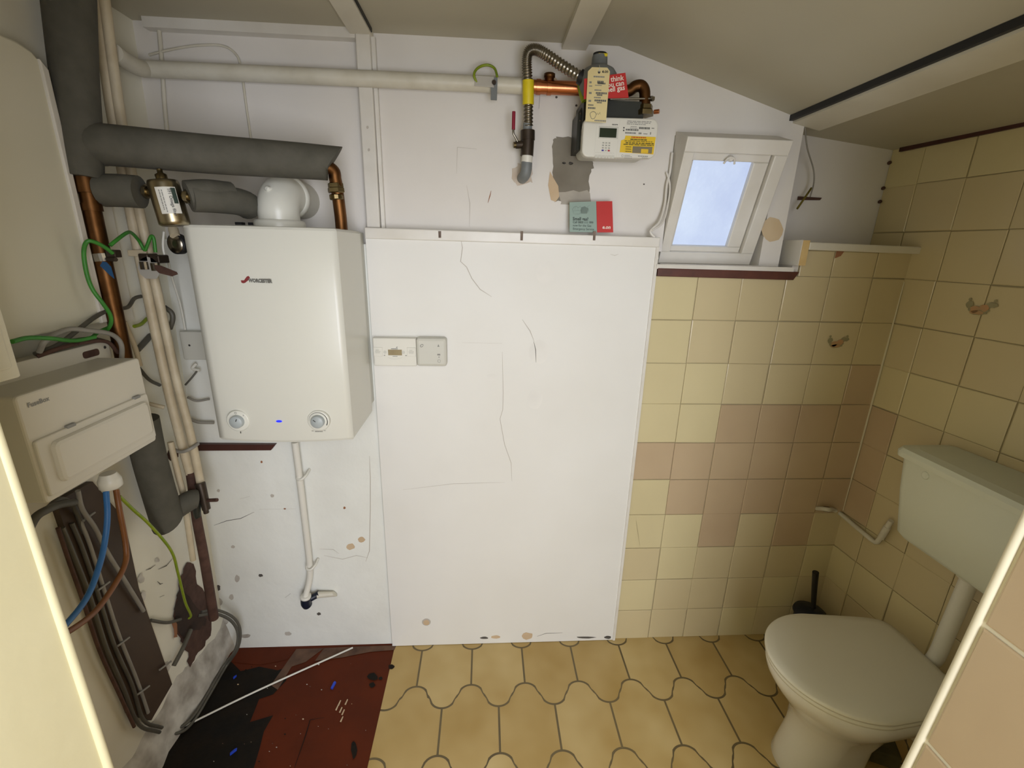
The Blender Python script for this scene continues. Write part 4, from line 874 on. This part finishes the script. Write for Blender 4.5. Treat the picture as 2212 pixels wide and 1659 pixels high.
cable([X(80, 770, -1.49), X(130, 752, -1.47), X(180, 740, -1.47), X(230, 738, -1.47), X(255, 762, -1.48)], .0045, RUST, 'brown cable lying on the fuse box top', grp=None)
cable([X(90, 775, -1.5), X(140, 742, -1.5), X(200, 732, -1.5), X(250, 745, -1.5)], .005, GREYC, 'dark grey cable just above the fuse box backing', grp='grey cables above the fuse box')
cable([Y(355, 663, -.12), Y(370, 675, -.12), Y(373, 690, -.12), Y(367, 710, -.12)], .007, GREYC, 'grey cable loop right of the twin pipes', grp=None)
cable([Y(298, 755, -.2), Y(312, 740, -.16), Y(325, 725, -.12)], .008, GREYC, 'dark grey cable behind the twin pipes above the fuse box')
cable([Y(290, 705, -.2), Y(305, 700, -.17), Y(318, 688, -.14)], .005, YGW, 'yellow green wire passing behind the twin pipes')
cable([Y(300, 795, -.2), Y(322, 820, -.18), Y(345, 832, -.14)], .005, GREYC, 'grey cable end right of the fuse box top corner')
cable([Y(428, 798, -.02), Y(415, 815, -.03), Y(400, 832, -.05)], .003, GREYC, 'thin grey wire curving below the grey socket box', grp=None)
cable([Y(405, 858, -.03), Y(425, 866, -.015), Y(452, 862, -.01)], .004, GREYC2, 'upper grey wire behind the lower left of the boiler')
cable([Y(410, 905, -.03), Y(430, 912, -.015), Y(462, 913, -.01)], .0055, GREYC2, 'lower grey wire behind the lower left of the boiler')
# cream boxing panel and trunking on the left wall
pn = MB(); pe = (X(130, 250, -1.5).y+X(205, 640, -1.5).y)/2; o = V(-1.50, pe, 0); fr = leftw(o)
pol = [(-.80, 1.40), (0, 1.40), (0, 1.93), (-.006, 1.95), (-.022, 1.965), (-.05, 1.972), (-.80, 1.972)]
pn.plate(fr, pol, .045, PANEL, .004); pn.plate(Fr(o, (0, 1, 0), (0, 0, 1)), [(-.014, 1.40), (0.002, 1.40), (.002, 1.94), (-.014, 1.955)], .01, GLOSSW, .002, lift=.006)
tag(pn.build('wall_panel'), 'cream painted board on the left wall with rounded top corner', 'panel')
pn = MB(); a0, a1 = X(224, 440, -1.54), X(280, 690, -1.56)
pn.add([X(213, 440, -1.535), X(238, 430, -1.535), X(290, 690, -1.545), X(266, 700, -1.545), X(213, 440, -1.56), X(238, 430, -1.56), X(290, 690, -1.575), X(266, 700, -1.575)], [[3, 2, 1, 0], [0, 1, 5, 4], [2, 3, 7, 6], [1, 2, 6, 5], [3, 0, 4, 7]], PLASTW)
tag(pn.build('cable_trunking'), 'flat white trunking on the left wall behind the copper riser', 'trunking')
# thin painted wires on the upper left wall
cable([Y(338, 32, .02), Y(344, 70, .022), Y(350, 140, .022), Y(355, 220, .022), Y(362, 295, .022)], .0055, PIPEW, 'thin painted conduit dropping from the ceiling in the left corner')
cable([Y(322, 119, .024), Y(348, 112, .02), Y(385, 104, .024), Y(430, 98, .024), Y(480, 99, .024), Y(508, 116, .024), Y(520, 145, .022), Y(532, 230, .024), Y(545, 320, .024)], .0032, PIPEW, 'thin painted wire arching on the wall above the boiler')
# ---- consumer unit
CXF = -1.40
cuq = [X(30, 855, CXF), X(300, 775, CXF), X(340, 950, CXF), X(100, 1090, CXF)]
cy0, cy1 = (cuq[0].y+cuq[3].y)/2, (cuq[1].y+cuq[2].y)/2; cz1, cz0 = (cuq[0].z+cuq[1].z)/2, (cuq[2].z+cuq[3].z)/2
fu = thing('fuse_box', 'white metal fuse box on the left wall with closed lower flap', 'fuse box', (CXF-.06, (cy0+cy1)/2, cz0))
cw, chh = cy1-cy0, cz1-cz0; fr = leftw((CXF, cy0, cz0))
b = MB(); b.plate(fr, rrect(cw, chh, .008, 4, 0, 0), .095, CUPL, .004); b.build('cover', fu)
b = MB(); b.plate(fr, [(.0, .02), (cw+.035, .02), (cw+.035, chh+.035), (.0, chh+.035)], .03, CUPL, .002, lift=-.09)
b.lathe(fr.p(cw+.02, chh+.02, -.0895), fr.n, [(.004, 0), (.003, .001)], DARK, 10); b.build('backing_plate', fu)
b = MB(); b.plate(fr, rrect(.045, .016, .006, 4, cw-.045, chh+.006), .002, RUST, lift=-.0885); b.build('cable_entry', fu)['label'] = 'rusty knockout hole'
b = MB(); b.plate(fr, rrect(cw-.012, chh*.535, .006, 4, .006, .012), .012, CUPL, .003, lift=.006)
flp = b.build('flap', fu); b = MB(); b.plate(fr, rrect(cw-.05, chh*.40, .014, 4, .03, .028), .014, CUPL, .008, lift=.016); b.build('raised_window', flp)
for x in (.075, cw-.05):
    b = MB(); b.plate(fr, rrect(.020, .007, .002, 3, x, chh*.535+.009), .006, GREYPRINT, .001, lift=.007); b.build('hinge', flp)
b = MB(); text(b, Fr(fr.p(.018, chh-.026, .0002), fr.u, fr.v), 'FuseBox', .0125, GREYPRINT, bold=.03); b.build('lettering', fu)
gl = X(238, 1042, -1.45); b = MB(); b.lathe(gl+V(0, 0, .012), (0, 0, -1), [(.016, -.012), (.021, 0), (.023, .004), (.023, .022), (.018, .026)], PLASTW, 20); b.build('cable_gland', fu)
cable([X(229, 1062, -1.45), X(232, 1110, -1.44), X(228, 1160, -1.44), X(215, 1220, -1.43), X(185, 1295, -1.42), X(120, 1375, -1.40)], .0062, BLUEC, 'thick blue cable hanging from the fuse box')
cable([X(251, 1058, -1.45), X(258, 1100, -1.44), X(272, 1180, -1.44), X(268, 1225, -1.43), X(230, 1290, -1.42), X(190, 1335, -1.41), X(120, 1382, -1.39)], .0062, BROWNC, 'thick brown cable hanging from the fuse box')
cable([X(258, 1072, -1.45), X(290, 1103, -1.46), X(325, 1135, -1.47), X(370, 1190, -1.48), X(385, 1240, -1.5), X(400, 1300, -1.53), X(412, 1328, -1.55), X(408, 1336, -1.56)], .0038, YGW, 'yellow green earth cable running from the fuse box into the corner hole')
# brown board with clipped cables
bd = thing('cable_board', 'long dark brown board with clipped grey cables below the fuse box', 'board', X(250, 1300, -1.585))
def lq(px, py, off): return lw(px, py, off)
poly = [lq(*q, .012) for q in [(120, 1090), (268, 1135), (300, 1285), (372, 1478), (327, 1558), (285, 1560)]]
poly = [lq(*q, .012) for q in [(122, 1085), (200, 1040), (268, 1120), (300, 1270), (372, 1478), (327, 1556), (280, 1540), (225, 1400)]]
pb = [V(p.x-.016, p.y, p.z) for p in poly]; n = len(poly)
b = MB(); b.add(poly+pb, [list(reversed(range(n)))]+[[i, (i+1) % n, n+(i+1) % n, n+i] for i in range(n)], BROWNB); b.build('board', bd)
for k, (pts, r, m) in enumerate([([(135, 1140), (160, 1200), (195, 1290), (230, 1400), (268, 1490), (300, 1565), (345, 1582)], .0050, GREYC), ([(155, 1130), (180, 1190), (212, 1285), (245, 1390), (285, 1480), (310, 1555), (350, 1572)], .0050, GREYC), ([(172, 1120), (195, 1180), (225, 1275), (256, 1370), (296, 1470), (320, 1540)], .0045, GREYC2), ([(125, 1140), (150, 1215), (180, 1300), (215, 1405), (258, 1500), (290, 1570)], .0045, RUST)]):
    b = MB(); b.tube([lq(q[0], q[1], .018) for q in pts], r, m, 9); b.build('cable', bd)
for px, py in [(180, 1125), (212, 1275), (255, 1395), (345, 1447), (298, 1500)]:
    b = MB(); p = lq(px, py, .026); q = lq(px+24, py-18, .022); b.tube([p, q], .0032, GREYC2, 6); b.build('cable_clip', bd)
cable([lq(168, 1060, .05), lq(178, 1100, .04), lq(205, 1140, .03), lq(230, 1190, .025), lq(270, 1255, .025), lq(310, 1320, .02)], .0052, GREYC2, 'pale grey cable crossing the brown board diagonally')
cable([X(50, 1170, -1.50), X(75, 1120, -1.49), X(100, 1102, -1.49), X(130, 1090, -1.51), X(160, 1085, -1.53)], .0085, GREYC, 'thick dark grey cable bending out at the lower left of the fuse box')
cable([X(100, 1100, -1.51), X(130, 1078, -1.52), X(160, 1095, -1.55), X(180, 1150, -1.565)], .0055, GREYC, 'dark grey cable under the fuse box curving onto the brown board')
cable([Y(428, 1330, -.13), Y(465, 1326, -.09), Y(498, 1340, -.07), Y(514, 1368, -.07), Y(508, 1405, -.09), Z(482, 1440, .012), Z(450, 1495, .012), Z(415, 1550, .014), Z(385, 1572, .02), Z(350, 1572, .05)], .0055, GREYC, 'dark grey cable looping out of the corner hole and along the wall foot')
cable([Y(435, 1322, -.14), Y(468, 1318, -.10), Y(504, 1334, -.08), Y(519, 1362, -.075), Y(513, 1402, -.085), Z(488, 1440, .008), Z(455, 1497, .008), Z(420, 1555, .01), Z(390, 1582, .015), Z(345, 1585, .05)], .005, GREYC, 'outer grey cable of the pair looping along the wall foot')
cable([lq(412, 1360, .02), lq(395, 1400, .025), lq(375, 1438, .02)], .007, GREYC, 'short grey cable hanging out of the broken plaster')
cable([lq(390, 1338, .02), lq(360, 1345, .012), lq(325, 1340, .012)], .005, GREYC, 'dark cable running from the corner hole to the brown board')
# box at the left edge
mc = thing('meter_cabinet', 'white box at the left edge of the picture above the fuse box', 'cabinet', (-1.44, -.92, 1.385))
fr = leftw((-1.30, -1.03, 1.384)); b = MB(); b.plate(fr, rrect(.247, .62, .004, 3, 0, 0), .27, PANEL, .003); b.build('case', mc)
b = MB(); b.plate(fr, rrect(.225, .59, .004, 3, .008, .018), .008, PANEL, .003, lift=.006); b.build('door', mc)
# small wall fittings between pipes and boiler
sb = thing('junction_box', 'grey square junction box half hidden behind the left side of the boiler', 'junction box', Y(420, 745, -.02))
p0, p1 = Y(397, 777, -.025), Y(440, 717, -.025); fr = back((p0.x, -.025, p0.z)); b = MB(); b.plate(fr, rrect(.075, p1.z-p0.z, .004, 3, 0, 0), .03, PLASTG, .003); b.build('box', sb)
b = MB(); c = Y(409, 746, -.0258); b.lathe(c, (0, -1, 0), [(.0035, 0), (.0025, .0012)], DARK, 10); b.build('screw', sb)
b = MB(); b.tube([Y(424, 785, -.015), Y(416, 796, -.02), Y(432, 800, -.02)], .005, PLASTW, 8); b.build('cable_clip', sb)
pg = thing('pressure_gauge', 'small round chrome and black pressure gauge beside the top of the boiler', 'gauge', Y(376, 527, -.2))
c = Y(382, 527, -.18); b = MB(); b.lathe(c, (-.25, -1, 0), [(.027, -.012), (.027, .004), (.0245, .005)], BLACK, 28); b.build('rim', pg)
b = MB(); b.lathe(c, (-.25, -1, 0), [(.0235, .002), (.0235, .0055), (.006, .0065)], STEEL, 24); b.build('face', pg)
b = MB(); b.tube([Y(378, 510, -.19), Y(374, 494, -.18)], .012, PIPECREAM, 10); b.build('pipe_tail', pg)
cable([Y(354, 500, -.16), Y(352, 530, -.16), Y(356, 553, -.16), Y(362, 560, -.15), Y(372, 600, -.08), Y(390, 660, -.03), Y(400, 712, -.012)], .0032, PLASTW, 'thin white wire curving down to the junction box')
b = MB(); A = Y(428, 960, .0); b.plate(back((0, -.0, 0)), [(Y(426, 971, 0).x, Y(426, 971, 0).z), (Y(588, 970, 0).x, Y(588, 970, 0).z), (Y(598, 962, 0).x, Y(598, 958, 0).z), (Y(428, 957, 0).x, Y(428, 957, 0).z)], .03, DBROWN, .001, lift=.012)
tag(b.build('dark_strip'), 'dark brown strip tapering to a point under the boiler', 'strip')  # dark brown tapering strip, set just proud of the back wall

# ================================================================== RIGHT SIDE: SHELF, CISTERN, TOILET
sh = thing('shelf', 'narrow white painted shelf board on top of the tiles with a sawn left end', 'shelf', (.69, .06, 1.62))
b = MB(); fr = back((.50, -.03, 0)); b.plate(fr, [(0, 1.617), (.392, 1.613), (.392, 1.636), (0, 1.642)], .19, TRIMW, .003); b.build('board', sh)
b = MB(); b.box(.474, .4765, -.028, .16, 1.567, 1.648, GLOSSW); b.box(.4765, .499, -.03, .16, 1.567, 1.647, RAWWOOD); b.build('end_block', sh)['label'] = 'white end block with raw wood edge'
b = MB(); b.tube([Y(1738, 268, .03), Y(1744, 320, .06), Y(1757, 365, .1), Y(1758, 395, .1), Y(1750, 425, .08)], .0022, GREYC2, 6); tag(b.build('hanging_wire'), 'thin wire dangling from the ceiling corner right of the window', 'wire')
b = MB(); b.tube([Y(1753, 406, .12), Y(1722, 451, .10)], .0035, OLIVE, 6); tag(b.build('twig'), 'thin green stick leaning against the recessed wall right of the window', 'stick')
b = MB(); b.plate(back(Y(1750, 429, .160)), [(-.045, -.006), (.038, -.004), (.043, .004), (-.045, .006)], .006, RUST, .001, lift=.002); tag(b.build('metal_strap'), 'rusty brown metal strap on the recessed wall right of the window', 'strap')
for (px, py), lb in zip([(1935, 352), (1922, 407), (1913, 436)], ['topmost brown nail head in the upper right corner', 'middle brown nail head in the upper right corner', 'lowest brown nail head in the upper right corner']):
    b = MB(); c = Y(px, py, .155); c.x = min(c.x, .862); b.lathe(c, (-.6, -1, 0), [(.006, -.006), (.006, .003), (.002, .005)], RUST, 10); tag(b.build('nail'), lb, 'nail', 'nail heads in the upper right corner')
# cistern
ct = thing('cistern', 'pale grey green plastic toilet cistern on the right wall', 'cistern', (.85, -.52, .745))
def cring(z, y0, y1, xf, rr_=.02):
    pts = []
    for cx, cy_, a0 in ((xf+rr_, y1-rr_, 90), (xf+rr_, y0+rr_, 180)):
        for k in range(6): a = math.radians(a0+90*k/5); pts.append((cx+rr_*math.cos(a), cy_+rr_*math.sin(a)))
    xb = lambda y: XC-math.tan(DL)*y-.008
    pts = [(xb(y1), y1)]+pts+[(xb(y0), y0)]
    return [V(x, y, z) for x, y in pts]
b = MB(); b.loft([cring(.745, -.72, -.345, .775), cring(.765, -.735, -.330, .757, .03), cring(.90, -.755, -.305, .750, .03), cring(1.012, -.765, -.290, .747, .03)], CISTERN, sm=False)
t = b.build('tank', ct)
for p in t.data.polygons: p.use_smooth = len(p.vertices) == 4
b = MB(); b.loft([cring(1.006, -.775, -.278, .737, .03), cring(1.022, -.776, -.277, .735, .03), cring(1.034, -.770, -.283, .742, .03), cring(1.040, -.74, -.31, .77, .03)], CISTERN, sm=False); t = b.build('lid', ct)
b = MB(); c = X(2000, 1027, .749); fr = Fr(c, (0, -1, 0), (0, 0, 1)); b.lathe(c+V(.003, 0, 0), (-1, 0, 0), [(.012, 0), (.012, .0045), (.010, .006)], CISTERN, 24); b.build('overflow_plug', ct)
# flush pipe
b = MB(); b.tube([(.832, -.52, .75), (.832, -.518, .69), (.830, -.515, .55), (.828, -.51, .42), (.79, -.505, .375), (.74, -.50, .36)], .021, PLASTW, 18); 
fpz = thing('flush_pipe', 'white plastic flush pipe between cistern and toilet bowl', 'pipe', (.83, -.515, .42)); b.build('pipe', fpz)
b = MB(); b.lathe((.832, -.52, .745), (0, 0, -1), [(.02, 0), (.030, .001), (.030, .022), (.022, .026)], PLASTW, 20); b.build('nut', fpz)
# supply pipe
b = MB(); b.tube([Y(1764, 1098, .0), Y(1776, 1099, -.03), Y(1790, 1101, -.045), R(1808, 1104, .018), R(1850, 1139, .018), R(1884, 1167, .018), R(1893, 1171, .02), R(1898, 1167, .021), R(1912, 1146, .024), R(1925, 1125, .03)], .0085, PIPEW, 12, k=2); 
sp_ = thing('water_supply_pipe', 'thin white painted water pipe feeding the cistern from the corner', 'pipe', R(1858, 1146, .018)); b.build('pipe', sp_)
b = MB(); b.tube([R(1903, 1162, .022), R(1917, 1138, .026)], .011, PIPEW, 12); b.build('coupling', sp_)
b = MB(); c = Y(1786, 1100, -.035); b.lathe(c, (1, -.3, 0), [(.0105, -.01), (.0105, .008)], RUST, 12); b.build('brass_olive', sp_)
# toilet
def egg(xf, xb, yc, hw, n=72, back_w=.84):
    pts = []; xm = xf+hw*1.12
    for i in range(n):
        t = 2*math.pi*i/n
        cx, sy_ = math.cos(t), math.sin(t)
        if cx <= 0: pts.append((xm+(xm-xf)*cx, yc+hw*sy_))
        else:
            e = .22; ex = abs(cx)**e; ey = abs(sy_)**e*(1 if sy_ > 0 else -1)
            w = hw*(1-(1-back_w)*ex); pts.append((xm+(xb-xm)*ex, yc+w*ey))
    return pts
def er(z, *a, **k): return [V(x, y, z) for x, y in egg(*a, **k)]
to = thing('toilet', 'white low level toilet with closed seat lid', 'toilet', (.6, -.51, 0))
b = MB(); yc = -.512
b.loft([er(0.002, .405, .63, yc, .095), er(.012, .400, .635, yc, .098), er(.05, .408, .635, yc, .092), er(.14, .425, .65, yc, .088), er(.21, .425, .69, yc, .098), er(.27, .392, .75, yc, .132), er(.32, .352, .78, yc, .166), er(.36, .328, .80, yc, .183), er(.385, .322, .805, yc, .186), er(.395, .326, .80, yc, .182)], CERAM); b.build('bowl', to)
b = MB(); b.loft([er(.3955, .326, .79, yc, .180), er(.398, .319, .80, yc, .187), er(.406, .318, .80, yc, .188), er(.410, .322, .797, yc, .184)], SEATP); b.build('seat', to)
b = MB(); b.loft([er(.4105, .336, .785, yc, .170), er(.4155, .330, .79, yc, .176), er(.416, .314, .803, yc, .189), er(.422, .313, .805, yc, .190), er(.428, .320, .80, yc, .184), er(.4305, .345, .78, yc, .16), er(.4315, .42, .72, yc, .10)], SEATP); b.build('lid', to)
for y in (yc-.075, yc+.075):
    b = MB(); b.tube([(.808, y-.02, .41), (.808, y+.02, .41)], .011, SEATP, 12, raw=True); b.build('hinge', to)
b = MB(); b.tube([(.64, yc+.01, .20), (.76, yc+.01, .215), (.86, yc+.01, .20), (.925, yc+.01, .19)], .05, CERAM, 18); b.build('outlet', to)
# brush
bs = thing('toilet_brush', 'dark navy toilet brush standing in its pot in the corner behind the toilet', 'toilet brush', (.755, -.10, 0))
bc = V(.768, -.10, 0)
b = MB(); b.lathe(bc, (0, 0, 1), [(.050, .002), (.053, .01), (.049, .12), (.053, .19), (.061, .205), (.058, .215), (.034, .222), (.012, .228)], NAVY, 28); b.build('pot', bs)
b = MB(); b.tube([Y(1757, 1312, -.104), Y(1759, 1275, -.105), Y(1762, 1236, -.106)], [.0085, .0115], BLACK, 12); b.build('handle', bs)
# block behind the toilet foot
b = MB(); c = Z(1905, 1640, .03); b.plate(Fr(c, (.9, -.43, 0), (0, 0, 1)), rrect(.10, .055, .006, 3), .07, MOSS, .005); tag(b.build('floor_block'), 'small worn brown block on the floor behind the toilet foot', 'block')

# ================================================================== LOOSE THINGS ON THE FLOOR
b = MB(); b.tube([Z(400, 1568, .008), Z(560, 1490, .006), Z(762, 1399, .006)], .0034, PLASTW, 8); tag(b.build('thin_rod'), 'long thin pale rod lying diagonally across the red floor', 'rod')
for (px, py, a, w, l), lb in zip([(720, 1479, 80, .010, .032), (507, 1461, 60, .007, .016), (504, 1622, 50, .008, .024)], ['bright blue plastic scrap alone on the red paint', 'small blue plastic scrap on the black patch near the back wall', 'blue plastic scrap on the black patch at the bottom edge']):
    c = Z(px, py, .006); ca, sa = math.cos(math.radians(a)), math.sin(math.radians(a)); b = MB()
    b.plate(Fr(c, (ca, sa, 0), (-sa, ca, 0)), [(-l/2, -w/2), (l/2-.004, -w/2), (l/2, w*.2), (l/2-.006, w/2), (-l/2+.003, w*.4)], .005, BLUEBIT, .001); tag(b.build('plastic_scrap'), lb, 'scrap', 'blue plastic scraps on the floor')
